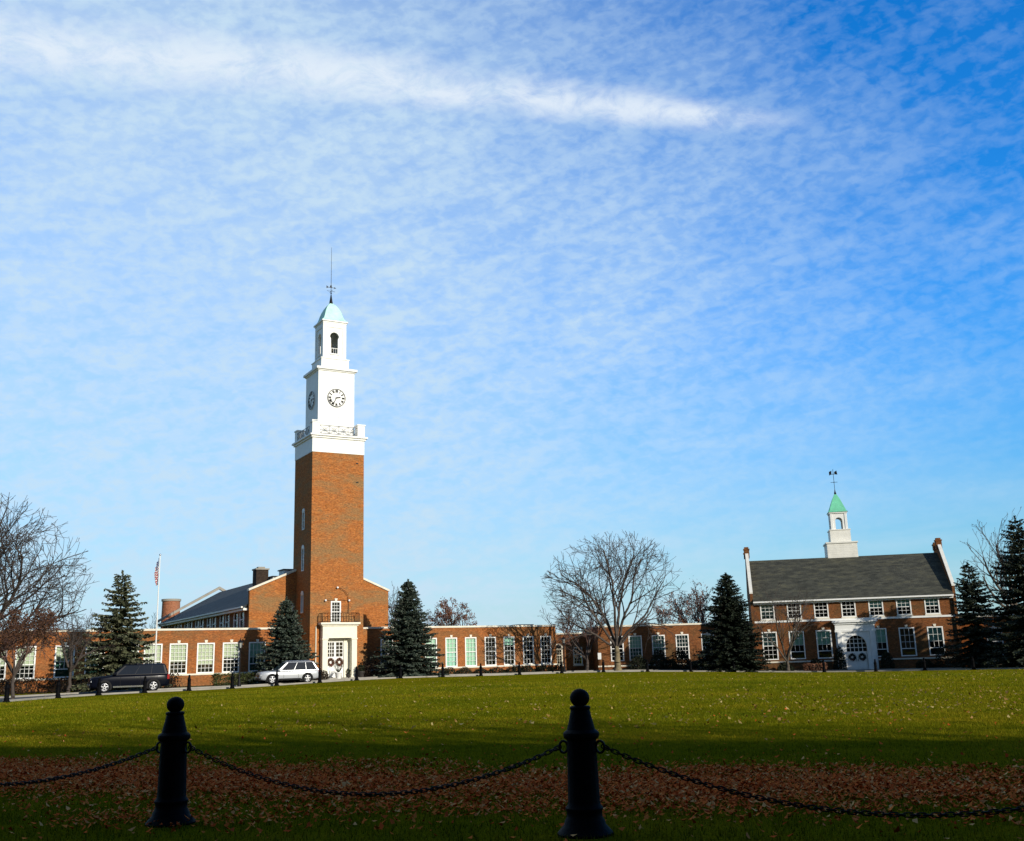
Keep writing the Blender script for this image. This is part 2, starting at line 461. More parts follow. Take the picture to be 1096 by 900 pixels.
rb1 = ramp(nt, [(.34, (.55,.68,.6)), (.5, (1,1,1)), (.66, (1.5,1.2,1.6))]); L(nt, nb1.outputs[0], rb1.inputs[0])
rb2 = ramp(nt, [(.32, (.6,.68,.6)), (.5, (1,1,1)), (.68, (1.35,1.2,1.3))]); L(nt, nb2.outputs[0], rb2.inputs[0])
L(nt, mix(nt, 1.0, mix(nt, 1.0, src, rb1.outputs[0], 'MULTIPLY'), rb2.outputs[0], 'MULTIPLY'), b_.inputs['Base Color'])
V1, F1 = blades('a', 170000, 6.0, 24, 1.35, .034, .0075, None)
V2, F2 = blades('b', 140000, 22, 62, 1.25, .032, .012, None, .018)
tag(np_mesh('grass', np.vstack([V1, V2]), np.vstack([F1, F2+len(V1)]), M['blade']),
    'short mown grass of the green lawn between the two rows of bollards', 'grass', kind='stuff')

def leaves(x, y, size, zoff=.012, up=.05):
    n = len(x)
    z = gz_np(x, y)+zoff+rng.random(n)*up
    a = rng.random(n)*2*PI; s = size*(.45+1.1*rng.random(n)**1.5); t1 = rng.normal(0, .45, n); t2 = rng.normal(0, .45, n)
    ca, sa = np.cos(a), np.sin(a)
    V = np.empty((n, 4, 3))
    for k, (u, v) in enumerate(((-1, 0), (0, -.62), (1, 0), (0, .62))):
        lx, ly = u*s/2, v*s/2
        V[:,k,0] = x+lx*ca-ly*sa; V[:,k,1] = y+lx*sa+ly*ca
        V[:,k,2] = z+lx*np.sin(t1)+ly*np.sin(t2)+(.18*s if k in (0, 2) else 0)
    return V.reshape(-1, 3), np.arange(n*4).reshape(n, 4)
# bollard row on the near side
NB = [(-7.15+.03, 10.9), (-3.12, 9.62), (.47, 8.42), (4.95, 6.97), (8.6, 5.8)]
dn = Vector((NB[2][0]-NB[1][0], NB[2][1]-NB[1][1])).normalized(); nn = Vector((-dn.y, dn.x))
# a belt of leaves just behind the chain
n = 95000
s_ = rng.uniform(-14, 13, n)
q = rng.normal(0, 1, n)
wob = .5*np.sin(s_*.55)+.35*np.sin(s_*1.3+1)
t_ = 2.85+wob*.5+q*.95-.03*s_
ncl = 210; cs = rng.uniform(-14, 13, ncl); ct = 3.0+.5*np.sin(cs*.55)+rng.normal(0, 1.0, ncl)-.15-.03*cs; cw = rng.uniform(.2, .75, ncl)
pick = rng.integers(0, ncl, n); use = rng.random(n) < .6
s_ = np.where(use, cs[pick]+rng.normal(0, 1, n)*cw[pick]*1.5, s_); t_ = np.where(use, ct[pick]+rng.normal(0, 1, n)*cw[pick]*.6, t_)
bx = .47+dn.x*s_+nn.x*t_; by = 8.42+dn.y*s_+nn.y*t_
VA, FA = leaves(bx, by, .044)
x2, y2 = wedge(1500, 6.5, 24, 1.3)
VB, FB = leaves(x2, y2, .05, .02)
x3, y3 = wedge(4200, 21, 95, 1.0)
k3 = (x3 > -8) | (rng.random(len(x3)) < .35)
VC, FC = leaves(x3[k3], y3[k3], .075, .03)
# thinner litter on the right of the lawn
x4 = rng.normal(9, 5, 900); y4 = 19+rng.random(900)*14
VD, FD = leaves(x4, y4, .07, .04)
M['leaf'] = leafmat('fallen_leaves', [(.28,.04,.010), (.66,.12,.028), (.70,.20,.045), (.46,.07,.015), (.74,.42,.16)], .9, spec=.0)
M['leaf_pale'] = leafmat('bleached_leaves', [(.20,.11,.03), (.36,.27,.09), (.28,.15,.05), (.42,.34,.14)], .9, spec=.0)
VV = [VA, VB]; FF = [FA, FB]
tag(np_mesh('scattered_leaves', np.vstack([VC, VD]), np.vstack([FC, FD+len(VC)]), M['leaf_pale']),
    'pale leaves scattered thinly over the open green lawn', 'leaves', kind='stuff')
o_ = 0; Fs = []
for v_, f_ in zip(VV, FF): Fs.append(f_+o_); o_ += len(v_)
tag(np_mesh('fallen_leaves', np.vstack(VV), np.vstack(Fs), M['leaf']),
    'brown fallen leaves lying thickest in a belt behind the near chain', 'leaves', kind='stuff')

# ------------------------------------------------------------------ bollards and chains
def bollard_mb(seg=32, flutes=True):
    prof = [(.23,0),(.232,.025),(.215,.045),(.175,.085),(.145,.12),(.13,.145),(.128,.185),(.137,.2),(.137,.215),(.122,.235),(.117,.26),
            (.112,.5),(.107,.725),(.109,.735),(.128,.75),(.134,.77),(.132,.79),(.118,.805),(.104,.815),(.097,.85),(.083,.91),(.074,.955),(.071,.97),(.078,.978),(.079,.99),(.068,1.0)]
    cz, r = 1.062, .074
    for k in range(2, 13):
        a = PI*k/12.6; prof.append((r*math.sin(a), cz-r*math.cos(a)))
    prof.append((.004, cz+r))
    mod = (lambda rr, z, a: rr*(1+.008*math.cos(16*a)) if .24 < z < .73 and flutes else rr) if flutes else None
    return MB().lathe([(a*(1.06 if .1 < b < .85 else (.93 if b < .1 else 1.05)), b*.965) for a, b in prof], seg, mod=mod)
near_lab = ['black cast iron bollard left of the frame at the near chain', 'near black cast iron bollard on the left of the photo, ball topped',
            'near black cast iron bollard at the centre foreground, ball topped', 'black cast iron bollard beyond the right edge holding the near chain']
proto = None
b_mesh = None
for i, (x, y) in enumerate(NB[:4]):
    t = thing('bollard', near_lab[i], 'bollard', (x, y, gz(x, y)-.01), math.atan2(dn.y, dn.x), 'black bollards along the near edge of the green')
    if proto is None:
        p_ = bollard_mb(64).build('post', M['bollard'], t, True)
        for sgn in (-1, 1):
            ring = [(sgn*(.148+.034*math.cos(a)), 0, .655+.045*math.sin(a)) for a in [2*PI*k/14 for k in range(14)]]
            MB().tube(ring, .010, 6, closed=True).build('eye_ring', M['iron'], t, True)
        proto = t
    else:
        for ch in proto.children: dup(ch, t)
def chain(p0, p1, sag, label):
    p0, p1 = Vector(p0), Vector(p1)
    mid = (p0+p1)/2
    def pt(u):
        return p0.lerp(p1, u) + Vector((0, 0, -sag*(1-(2*u-1)**2)))
    S = [pt(k/400) for k in range(401)]
    Ls = [0]
    for a, b in zip(S[:-1], S[1:]): Ls.append(Ls[-1]+(b-a).length)
    pitch = .046; cnt = int(Ls[-1]/pitch)
    mb = MB(); k = 0
    for i in range(cnt+1):
        s = Ls[-1]*i/cnt
        while k < 399 and Ls[k+1] < s: k += 1
        c = S[k]; d = (S[k+1]-S[k]).normalized()
        up = Vector((0, 0, 1)); sd = d.cross(up).normalized(); u2 = sd.cross(d).normalized()
        ax = (sd+u2*.35).normalized() if i % 2 else (u2-sd*.35).normalized()
        hl, hw, rw = .034, .0150, .0053
        ring = []
        for a in [2*PI*j/12 for j in range(12)]:
            ca, sa = math.cos(a), math.sin(a)
            ring.append(c + d*((hl-hw)*(1 if ca > 0 else -1)*(abs(ca) > .01) + hw*ca) + ax*hw*sa)
        mb.tube(ring, rw, 5, closed=True)
    o = mb.build('bollard_chain', M['iron'], None, True)
    o.location = mid
    for v in o.data.vertices: v.co -= mid
    return tag(o, label, 'chain', 'sagging chains between the near bollards')
chl = ['sagging black chain running off the left edge of the photo', 'sagging black chain between the two near bollards', 'sagging black chain running off the right edge of the photo']
for i in range(3):
    a, b = NB[i], NB[i+1]
    pa = (a[0]+dn.x*.19, a[1]+dn.y*.19, .64); pb = (b[0]-dn.x*.19, b[1]-dn.y*.19, .64)
    chain(pa, pb, (.33, .37, .46)[i], chl[i])

# far bollards
far_mb = bollard_mb(14, False)
FB_ = [((-27.6,57), 'leftmost far black bollard, in front of the red brown leafy tree'), ((-27.9,64), 'far black bollard by the low hedge left of the dark car'),
       ((-26.9,67.7), 'far black bollard in front of the dark car nose'), ((-25,70.6), 'far black bollard in front of the dark car rear door'),
       ((-22.8,73), 'far black bollard before the pale plinth right of the dark car'), ((-20.5,75.5), 'far black bollard beside the tall lamp post left of the silver car'),
       ((-17.9,78), 'far black bollard in front of the silver car front wheel'), ((-15.2,80.5), 'far black bollard just behind the silver car tail'),
       ((-12.9,83.8), 'far black bollard in front of the tower door'), ((-9.9,88), 'far black bollard left of the spruce right of the tower'),
       ((-6.6,91), 'far black bollard at the right foot of the spruce beside the tower'), ((-3.4,93.2), 'far black bollard before the third clear window of the middle wing'),
       ((0,95), 'far black bollard before the fifth clear window of the middle wing'), ((3.84,96.2), 'far black bollard at the foot of the middle wing lamp post'),
       ((7.7,97), 'far black bollard left of the forked bare tree'), ((11.8,97.5), 'far black bollard right of the forked bare tree'),
       ((15.8,97.6), 'far black bollard before the middle of the right wing'), ((19.7,97.2), 'far black bollard under the dark spruce of the right wing'),
       ((27.4,95.3), 'far black bollard left of the white arched entrance'), ((31.4,93.4), 'far black bollard in front of the white arched entrance'),
       ((34.8,91), 'far black bollard right of the white arched entrance'), ((37.7,88), 'far black bollard before the dark spruce beside the gable end'),
       ((40.2,84), 'rightmost far black bollard, before the tall right spruce')]
first = None
for (x, y), lab in FB_:
    if first is None:
        first = far_mb.build('bollard', M['bollard'], None, True); o = first
    else:
        o = first.copy(); COL.objects.link(o)
    o.location = (x, y, gz(x, y)-.01)
    tag(o, lab, 'bollard', 'black bollards along the far drive')

# ------------------------------------------------------------------ building kit
def wall_grid(mb, x0, x1, z0, z1, y, openings, depth=.22, mi=0, flip=False):
    """a wall face in the plane y (facing -y) with real openings and reveals"""
    xs = sorted({x0, x1, *[o[0] for o in openings], *[o[1] for o in openings]})
    zs = sorted({z0, z1, *[o[2] for o in openings], *[o[3] for o in openings]})
    for a, b in zip(xs[:-1], xs[1:]):
        for c, d in zip(zs[:-1], zs[1:]):
            mx, mz = (a+b)/2, (c+d)/2
            if any(o[0] < mx < o[1] and o[2] < mz < o[3] for o in openings): continue
            mb.quad((a,y,c), (b,y,c), (b,y,d), (a,y,d), mi)
    for a, b, c, d in openings:
        Y = y+depth
        mb.quad((a,y,c),(a,y,d),(a,Y,d),(a,Y,c), mi); mb.quad((b,y,d),(b,y,c),(b,Y,c),(b,Y,d), mi)
        mb.quad((a,y,d),(b,y,d),(b,Y,d),(a,Y,d), mi); mb.quad((b,y,c),(a,y,c),(a,Y,c),(b,Y,c), mi)
WCACHE = {}
def window(parent, cx, z0, z1, w, y=0, cols=3, rows=(3, 3), trim='white', blind=None, panel=None, keystone=True, sill=True, casing=.11):
    """casing + sashes with muntins (window) > pane, blind, curtain, keystone, sill. origin: bottom centre of opening on wall face"""
    h = z1-z0
    key = (round(w, 2), round(h, 2), cols, rows, trim, str(blind), str(panel), keystone, sill, casing)
    if key in WCACHE:
        return dup(WCACHE[key], parent, (cx, y, z0))
    tm = M[trim]
    mb = MB(); c = casing
    # casing, 3 cm proud of the wall
    mb.box(-w/2, -w/2+c, -.035, .10, 0, h); mb.box(w/2-c, w/2, -.035, .10, 0, h)
    mb.box(-w/2+c, w/2-c, -.035, .10, h-c, h); mb.box(-w/2+c, w/2-c, -.03, .10, 0, c*.9)
    gx0, gx1, g0, g1 = -w/2+c, w/2-c, c*.9, h-c
    rt = rows[0]+rows[1]
    zm = g0+(g1-g0)*rows[1]/rt
    mb.box(gx0, gx1, .02, .075, zm-.035, zm+.035)
    for i in range(1, cols):
        x = gx0+(gx1-gx0)*i/cols
        if rows[1] > 1: mb.box(x-.014, x+.014, .035, .07, g0, zm-.036)
        mb.box(x-.014, x+.014, .035, .07, zm+.036, g1)
    for (a, b, n) in ((g0, zm, rows[1]), (zm, g1, rows[0])):
        for i in range(1, n):
            z = a+(b-a)*i/n; mb.box(gx0, gx1, .038, .067, z-.014, z+.014)
    o = mb.build('window', tm, parent); o.location = (cx, y, z0)
    MB().quad((gx0, .085, g0), (gx1, .085, g0), (gx1, .085, g1), (gx0, .085, g1)).build('pane', M['glass'], o)
    MB().box(-w/2+.02, w/2-.02, .55, .57, .02, h-.02).build('dark_room', M['dark'], o)
    if blind:
        f, mt = blind
        MB().box(gx0, gx1, .13, .14, g1-(g1-g0)*f, g1).build('blind', M[mt], o)
    if panel:
        f, mt = panel
        MB().box(gx0, gx1, .15, .16, g0, g0+(g1-g0)*f).build('curtain', M[mt], o)
    if keystone:
        MB().prism([(-.09, h-.02), (.09, h-.02), (.14, h+.24), (-.14, h+.24)], -.07, -.037).build('keystone', M['stone'], o)
    if sill:
        MB().box(-w/2-.06, w/2+.06, -.10, .02, -.13, -.002).build('sill', M['stone'], o)
    WCACHE[key] = o
    return o

def flat_wing(root, x0, x1, depth, ztop, zsill, wins, win_z, w, bm, returns=(), trim='white'):
    """one-storey flat roofed brick wing; wins: list of (cx, kwargs)"""
    ops = [(cx-w/2, cx+w/2, win_z[0], win_z[1]) for cx, _ in wins]
    mb = MB()
    wall_grid(mb, x0, x1, -1.0, ztop, 0, ops)
    for (xa, xb, dep) in ((x0, x1, depth),):
        mb.quad((xa,dep,-1),(xa,0,-1),(xa,0,ztop),(xa,dep,ztop)); mb.quad((xb,0,-1),(xb,dep,-1),(xb,dep,ztop),(xb,0,ztop))
        mb.quad((xb,dep,-1),(xa,dep,-1),(xa,dep,ztop),(xb,dep,ztop))
    mb.build('wall', bm, root)
    MB().box(x0+.1, x1-.1, .1, depth-.1, ztop-.5, ztop-.3).build('roof', M['tar'], root)
    cp = MB()
    cp.box(x0-.08, x1+.08, -.09, .32, ztop+.002, ztop+.17)
    cp.box(x0-.08, x0+.3, .322, depth, ztop+.002, ztop+.17); cp.box(x1-.3, x1+.08, .322, depth, ztop+.002, ztop+.17)
    cp.build('coping', M['stone'], root)
    pb = MB(); pb.box(x0-.06, x1+.06, -.16, -.002, -1.0, zsill-.14); pb.build('plinth', bm, root)
    MB().box(x0-.1, x1+.1, -.22, -.003, zsill-.138, zsill-.0).build('stone_course', M['stone'], root)
    for cx, kw in wins:
        window(root, cx, win_z[0], win_z[1], w, 0, trim=trim, sill=False, **kw)

def wpt(t, y=0, P=(-19.68, 95.42), a=30):
    ca, sa = math.cos(R(a)), math.sin(R(a))
    return (P[0]+t*ca-y*sa, P[1]+t*sa+y*ca)

# ---- left wing
T0 = (-18.28, 93.0)
lw = thing('school_wing', 'long one storey orange brick wing left of the clock tower', 'building', (-19.68, 95.42, 0), R(30))
cr = dict(cols=4, rows=(4, 3), blind=(.62, 'blind_cream'))
cr2 = dict(cols=4, rows=(4, 3), blind=(.5, 'blind_cream')); cr3 = dict(cols=4, rows=(4, 3), blind=(.74, 'blind_cream'))
gt = dict(cols=4, rows=(3, 1), blind=(.52, 'blind_cream'), panel=(.5, 'blind_teal'))
gm = dict(cols=4, rows=(3, 1), blind=(.52, 'blind_mint'), panel=(.5, 'blind_teal'))
lwin = [(-33.3, cr), (-30.2, cr), (-27.1, cr), (-24.9, cr), (-22.8, cr), (-19.9, gt), (-17.6, gt), (-14.9, cr), (-13.0, cr), (-10.9, cr), (-8.6, cr3), (-6.4, cr2), (-4.1, gm), (-1.7, gm)]
flat_wing(lw, -46, -.04, 1.4, 4.5, .86, lwin, (.86, 3.42), 1.5, M['brick_wing'])
MB().box(-46, -4.7, 1.42, 9, -1, 4.3).build('rear_block', M['brick_wing'], lw)

# ---- middle wing
mw = thing('school_wing', 'one storey orange brick wing right of the clock tower with six tall windows', 'building', (-19.68, 95.42, 0), R(30))
pg = dict(cols=3, rows=(3, 3), blind=(1.0, 'blind_green')); pg2 = dict(cols=3, rows=(3, 3), blind=(.5, 'blind_green'), panel=(.5, 'blind_mint'))
dk = dict(cols=3, rows=(3, 3)); dkb = dict(cols=3, rows=(3, 3), blind=(.28, 'blind_mint'))
cwin = [(8.3, dict(cols=3, rows=(3, 3), panel=(1.0, 'blind_teal'))), (10.6, pg), (12.9, pg), (15.1, pg2), (17.25, pg), (19.45, dk), (21.6, dkb), (23.85, dk), (25.95, dk)]
flat_wing(mw, 5.7, 27.2, 1.4, 4.45, .7, cwin, (.7, 3.5), 1.28, M['brick_wing'])
MB().box(9.3, 27.19, 1.42, 9, -1, 4.3).build('rear_block', M['brick_wing'], mw)
MB().box(24.0, 25.9, 2.2, 3.6, 4.3, 4.78).build('roof_vent', M['iron'], mw)

# ---- low link and right wing
lx, ly = wpt(27.3, 1.6)
lk = thing('school_link', 'low recessed brick link with a small arched window between two wings', 'building', (lx, ly, 0), R(12))
mb = MB(); wall_grid(mb, 0, 5.2, -1, 3.65, 0, [(.55, 1.45, .55, 2.2), (2.6, 3.6, .5, 2.3)])
mb.quad((5.2,0,-1),(5.2,5,-1),(5.2,5,3.65),(5.2,0,3.65)); mb.quad((0,5,-1),(0,0,-1),(0,0,3.65),(0,5,3.65)); mb.build('wall', M['brick_red'], lk)
MB().box(.05, 5.15, .1, 5, 3.2, 3.4).build('roof', M['tar'], lk)
MB().box(-.05, 5.25, -.08, .3, 3.652, 3.8).build('coping', M['stone'], lk)
window(lk, 1.0, .55, 2.2, .9, 0, 3, (2, 3), 'stone', keystone=False)
arc = [(.45*math.cos(a), .45*math.sin(a)) for a in [PI*k/12 for k in range(13)]]
MB().prism([(1+x*1.15, 2.2+z*1.15) for x, z in arc], -.06, -.003).build('arch_head', M['stone'], lk)
MB().prism([(1+x*.8, 2.22+z*.8) for x, z in arc], -.075, -.062).build('arch_pane', M['carglass'], lk)
window(lk, 3.1, .5, 2.3, 1.0, 0, 3, (2, 3), 'white', keystone=False)

rw = thing('school_wing', 'one storey red brown brick wing behind the forked bare tree', 'building', (9.0, 107.5, 0), R(4))
rg = dict(cols=4, rows=(3, 3), blind=(.52, 'blind_green'), panel=(.5, 'blind_teal'))
rg2 = dict(cols=4, rows=(3, 3), blind=(.62, 'blind_green')); rg3 = dict(cols=4, rows=(3, 3), blind=(.5, 'blind_mint'), panel=(.48, 'blind_teal'))
rwin = [(1.05, dk), (2.95, rg3), (5.35, rg2), (7.83, rg), (10.5, rg), (13.0, rg2)]
flat_wing(rw, -.9, 15.4, 9, 4.17, .35, rwin, (.75, 3.25), 1.36, M['brick_red'])

# ---- gabled hall behind the tower
ga = (T0[0]-.5*4.3, T0[1]+.866*4.3)
hall = thing('gabled_hall', 'tall orange brick hall with gable front and dark slate roof behind the clock tower', 'building', (ga[0], ga[1], 0), R(30))
HX0, HX1, HC, HE, HA, HL = -4.5, 9.1, 2.3, 7.0, 10.9, 38.5
mb = MB()
mb.prism([(HX0,-1),(HX1,-1),(HX1,8.02),(HC,HA),(HX0,8.02)], 0, .45)
mb.build('gable_wall', M['brick'], hall)
cpm = MB()
for xa, xb in ((HX0, HC), (HX1, HC)):
    za, zb = 8.02, HA
    cpm.prism([(xa + (-.1 if xa < xb else .1), za+.01), (xb, zb+.01), (xb, zb+.2), (xa + (-.1 if xa < xb else .1), za+.2)] if xa < xb else
              [(xb, zb+.01), (xa+.1, za+.01), (xa+.1, za+.2), (xb, zb+.2)], -.09, .54)
cpm.build('coping', M['stone'], hall)
mb = MB()
ops = [(k, k+1.55, 4.8, 6.35) for k in (2.0, 4.1, 7.2, 9.3, 12.4, 14.5, 17.6, 19.7, 22.8, 24.9, 28, 30.1, 33.2, 35.3)]
# side walls (left one seen above the wing): build in xz then turn
sw = MB(); wall_grid(sw, .46, HL, -1, 6.6, 0, ops, .25)
mb.add([(HX0+.15+y, x, z) for x, y, z in sw.v], [tuple(reversed(f)) for f in sw.f])
mb.quad((HX1-.15, .46, -1), (HX1-.15, HL, -1), (HX1-.15, HL, 6.6), (HX1-.15, .46, 6.6))
mb.prism([(HX0+.15,-1),(HX1-.15,-1),(HX1-.15,6.6),(HC,HA-.5),(HX0+.15,6.6)], HL-.4, HL)
mb.build('wall', M['brick_red'], hall)
MB().box(HX0+.5, HX0+.52, .6, HL-1, 4.5, 6.55).build('dark_room', M['dark'], hall)
for a, b, c, d in ops:
    w_ = MB(); w_.box(HX0+.10, HX0+.2, a, a+.14, c, d); w_.box(HX0+.10, HX0+.2, b-.14, b, c, d); w_.box(HX0+.11, HX0+.19, a+.14, b-.14, (c+d)/2-.04, (c+d)/2+.04)
    wo = w_.build('window', M['white'], hall)
    MB().quad((HX0+.22, a, c), (HX0+.22, a, d), (HX0+.22, b, d), (HX0+.22, b, c)).build('pane', M['glass'], wo)
rf = MB()
sl = (HA-.35-6.9)/(HC-HX0)
rf.prism([(HX0-.45, 6.9-.45*sl), (HC, HA-.35), (HX1+.45, 6.9-.45*sl), (HX1+.45, 6.72-.45*sl), (HC, HA-.55), (HX0-.45, 6.72-.45*sl)], .46, HL-.41)
rfo = rf.build('roof', M['slate_dark'], hall)
MB().box(HX0-.42, HX0+.13, .46, HL-.41, 6.3, 6.5).build('cornice', M['offwhite'], hall)
MB().box(HX0-.62, HX0-.46, .46, HL-.41, 6.52, 6.66).build('gutter', M['offwhite'], hall)
gb = MB(); gb.prism([(HX0-.5,6.85),(HX0-.5,7.15),(HC,HA+.35),(HX1+.5,7.15),(HX1+.5,6.85),(HC,HA)], HL-.4, HL+.05); gb.build('rear_coping', M['concrete'], hall)
ch = MB(); ch.box(-3.3, -2.15, 2.2, 3.4, 7.4, 10.15); cho = ch.build('chimney', M['brick_shaded'], hall)
cc = MB(); cc.box(-3.38, -2.07, 2.12, 3.48, 10.151, 10.28); cc.box(-3.05, -2.4, 2.5, 3.1, 10.281, 10.45); cc.build('chimney_cap', M['concrete'], cho)
for dx, dy, wd in ((-1.6, 1.3, .75), (-.2, 2.2, .9)):
    zb = 6.9+(dx-HX0)*sl-.2
    d_ = MB(); d_.box(dx-wd/2, dx+wd/2, dy, dy+1.6, zb, zb+1.15); do = d_.build('dormer', M['white'], hall)
    MB().box(dx-wd/2-.12, dx+wd/2+.12, dy-.14, dy+1.7, zb+1.152, zb+1.25).build('dormer_roof', M['slate_dark'], do)
window(hall, -.9, 5.0, 6.9, 1.0, -.005, 3, (3, 3), 'white', keystone=True)
# ---- round chimney far left behind hall
rc = thing('round_chimney', 'squat round orange brick chimney behind the hall roof', 'chimney', (-54.9, 165, 0))
MB().lathe([(1.5,-.8),(1.42,8),(1.36,11.7)], 24).build('shaft', M['brick_chimney'], rc, True)
MB().lathe([(1.361,11.7),(1.5,11.72),(1.5,12.05),(1.36,12.07),(.9,12.05)], 24).build('cap', M['concrete'], rc, True)

# ------------------------------------------------------------------ clock tower
TW = 5.05
tw = thing('clock_tower', 'tall square orange brick clock tower with white wooden belfry', 'tower', (T0[0]-.22, T0[1], 0), R(30))
C = TW/2
ZB = 20.5
ops = [(1.92, 2.88, 4.95, 6.85), (1.35, 3.85, .0, 3.55)]
mb = MB(); wall_grid(mb, 0, TW, -1, ZB, 0, ops, .3)
lops = [(1.9, 2.6, 5.9, 7.6), (1.9, 2.6, 9.7, 11.8), (1.9, 2.6, 13.5, 15.2)]
sw = MB(); wall_grid(sw, 0, TW, -1, ZB, 0, [], .3)
sw = MB(); wall_grid(sw, 0, TW, -1, ZB, 0, lops, .3)
mb.add([(y, x, z) for x, y, z in sw.v], [tuple(reversed(f)) for f in sw.f])
mb.quad((TW,0,-1),(TW,TW,-1),(TW,TW,ZB),(TW,0,ZB)); mb.quad((TW,TW,-1),(0,TW,-1),(0,TW,ZB),(TW,TW,ZB))
mb.build('brick_shaft', M['brick'], tw)
# white band, cornice, parapet pedestals
mb = MB()
mb.box(-.03, TW+.03, -.03, TW+.03, ZB, 21.85)
mb.build('white_band', M['white'], tw)
mb = MB(); mb.box(-.16, TW+.16, -.16, TW+.16, 21.85, 22.02); mb.box(-.3, TW+.3, -.3, TW+.3, 22.022, 22.2); mb.build('cornice', M['white'], tw, bevel=.03)
for x in (0, 1):
    for y in (0, 1):
        mb = MB(); cx, cy = (.3 if x == 0 else TW-.3), (.3 if y == 0 else TW-.3)
        mb.box(cx-.36, cx+.36, cy-.36, cy+.36, 22.202, 23.3); mb.box(cx-.42, cx+.42, cy-.42, cy+.42, 23.302, 23.42)
        mb.build('parapet_pedestal', M['white'], tw)
def rail_panel(mb, p0, p1):
    p0, p1 = Vector(p0), Vector(p1)
    up = Vector((0,0,1)); d = (p1-p0)
    mb.tube([p0+up*.86, p1+up*.86], .035, 5); mb.tube([p0+up*.08, p1+up*.08], .03, 5)
    n = 4
    for k in range(n+1):
        q = p0+d*k/n; mb.tube([q, q+up*.86], .025, 5)
    for k in range(n):
        a, b = p0+d*k/n, p0+d*(k+1)/n
        mb.tube([a+up*.12, b+up*.84], .02, 4); mb.tube([a+up*.84, b+up*.12], .02, 4)
        m_ = (a+b)/2+up*.48; e = d.normalized()
        mb.tube([m_+e*.17*math.cos(t)+up*.17*math.sin(t) for t in [2*PI*j/10 for j in range(10)]], .018, 4, closed=True)
mb = MB(); z = 22.202
rail_panel(mb, (.68, -.02, z), (TW-.68, -.02, z)); rail_panel(mb, (-.02, .68, z), (-.02, TW-.68, z))
rail_panel(mb, (TW+.02, .68, z), (TW+.02, TW-.68, z)); rail_panel(mb, (.68, TW+.02, z), (TW-.68, TW+.02, z))
mb.build('parapet_railing', M['grey_paint'], tw)
# clock stage
S1 = 1.80
mb = MB(); mb.box(C-S1, C+S1, C-S1, C+S1, 22.202, 28.5)
mb.build('clock_stage', M['white'], tw)
mb = MB(); mb.box(C-S1-.10, C+S1+.10, C-S1-.10, C+S1+.10, 28.502, 28.62); mb.box(C-S1-.24, C+S1+.24, C-S1-.24, C+S1+.24, 28.622, 28.86)
mb.build('clock_stage_cornice', M['white'], tw, bevel=.03)
S2 = 1.38
mb = MB(); mb.box(C-S2, C+S2, C-S2, C+S2, 28.862, 29.86); mb.box(C-S2-.07, C+S2+.07, C-S2-.07, C+S2+.07, 29.862, 29.95); mb.build('belfry_plinth', M['white'], tw)
# belfry: four arched faces with real openings
S3 = 1.12; zb0, zb1 = 29.952, 33.55
def arch_face():
    mb = MB()
    ow, zs, n = .36, 32.0, 10
    L_ = [(-ow, zb0+.55)] + [(-ow, zs)] + [(-.46*math.cos(PI*k/n), zs+.2+.46*math.sin(PI*k/n)) for k in range(n+1)] + [(ow, zs), (ow, zb0+.55)]
    # outline left half / right half as strips to outer rectangle
    m = len(L_); outer = []
    for (x, z) in L_:
        pass
    # build by columns: polygon ring split in two concave polygons avoided by quads
    arcp = L_[2:-2]
    mb.quad((-S3, 0, zb0), (S3, 0, zb0), (S3, 0, zb0+.55), (-S3, 0, zb0+.55))
    mb.quad((-S3, 0, zb0+.55), (-ow, 0, zb0+.55), (-ow, 0, zs), (-S3, 0, zs)); mb.quad((ow, 0, zb0+.55), (S3, 0, zb0+.55), (S3, 0, zs), (ow, 0, zs))
    mb.add([(-S3,0,zs),(-ow,0,zs),(arcp[0][0],0,arcp[0][1]),(-S3,0,arcp[0][1])], [(0,1,2,3)])
    mb.add([(S3,0,zs),(ow,0,zs),(arcp[-1][0],0,arcp[-1][1]),(S3,0,arcp[-1][1])], [(3,2,1,0)])
    for (a, b) in zip(arcp[:-1], arcp[1:]):
        mb.quad((a[0],0,a[1]), (b[0],0,b[1]), (b[0],0,zb1), (a[0],0,zb1))
    mb.quad((-S3,0,arcp[0][1]), (arcp[0][0],0,arcp[0][1]), (arcp[0][0],0,zb1), (-S3,0,zb1)); mb.quad((arcp[-1][0],0,arcp[-1][1]), (S3,0,arcp[-1][1]), (S3,0,zb1), (arcp[-1][0],0,zb1))
    for a, b in zip(L_[:-1], L_[1:]):
        mb.quad((b[0],0,b[1]), (a[0],0,a[1]), (a[0],.2,a[1]), (b[0],.2,b[1]))
    mb.quad((-ow,0,zb0+.55),(ow,0,zb0+.55),(ow,.2,zb0+.55),(-ow,.2,zb0+.55))
    # raised frame round a recessed panel look, and corner pilasters
    mb.box(-S3-.04, -S3+.3, -.06, -.002, zb0, zb1); mb.box(S3-.3, S3+.04, -.06, -.002, zb0, zb1)
    mb.box(-S3+.302, S3-.302, -.06, -.002, zb1-.42, zb1)
    mb.box(-ow-.12, ow+.12, -.09, .12, zb0+.44, zb0+.548)
    return mb
af = arch_face(); mb = MB()
for k in range(4):
    a = k*PI/2; ca, sa = math.cos(a), math.sin(a)
    vs = []
    for x, y, z in af.v:
        Y = y-S3
        vs.append((C+x*ca-Y*sa, C+x*sa+Y*ca, z))
    mb.add(vs, af.f)
mb.box(C-S3+.05, C+S3-.05, C-S3+.05, C+S3-.05, zb1-.06, zb1-.01)
mb.build('belfry', M['white'], tw)
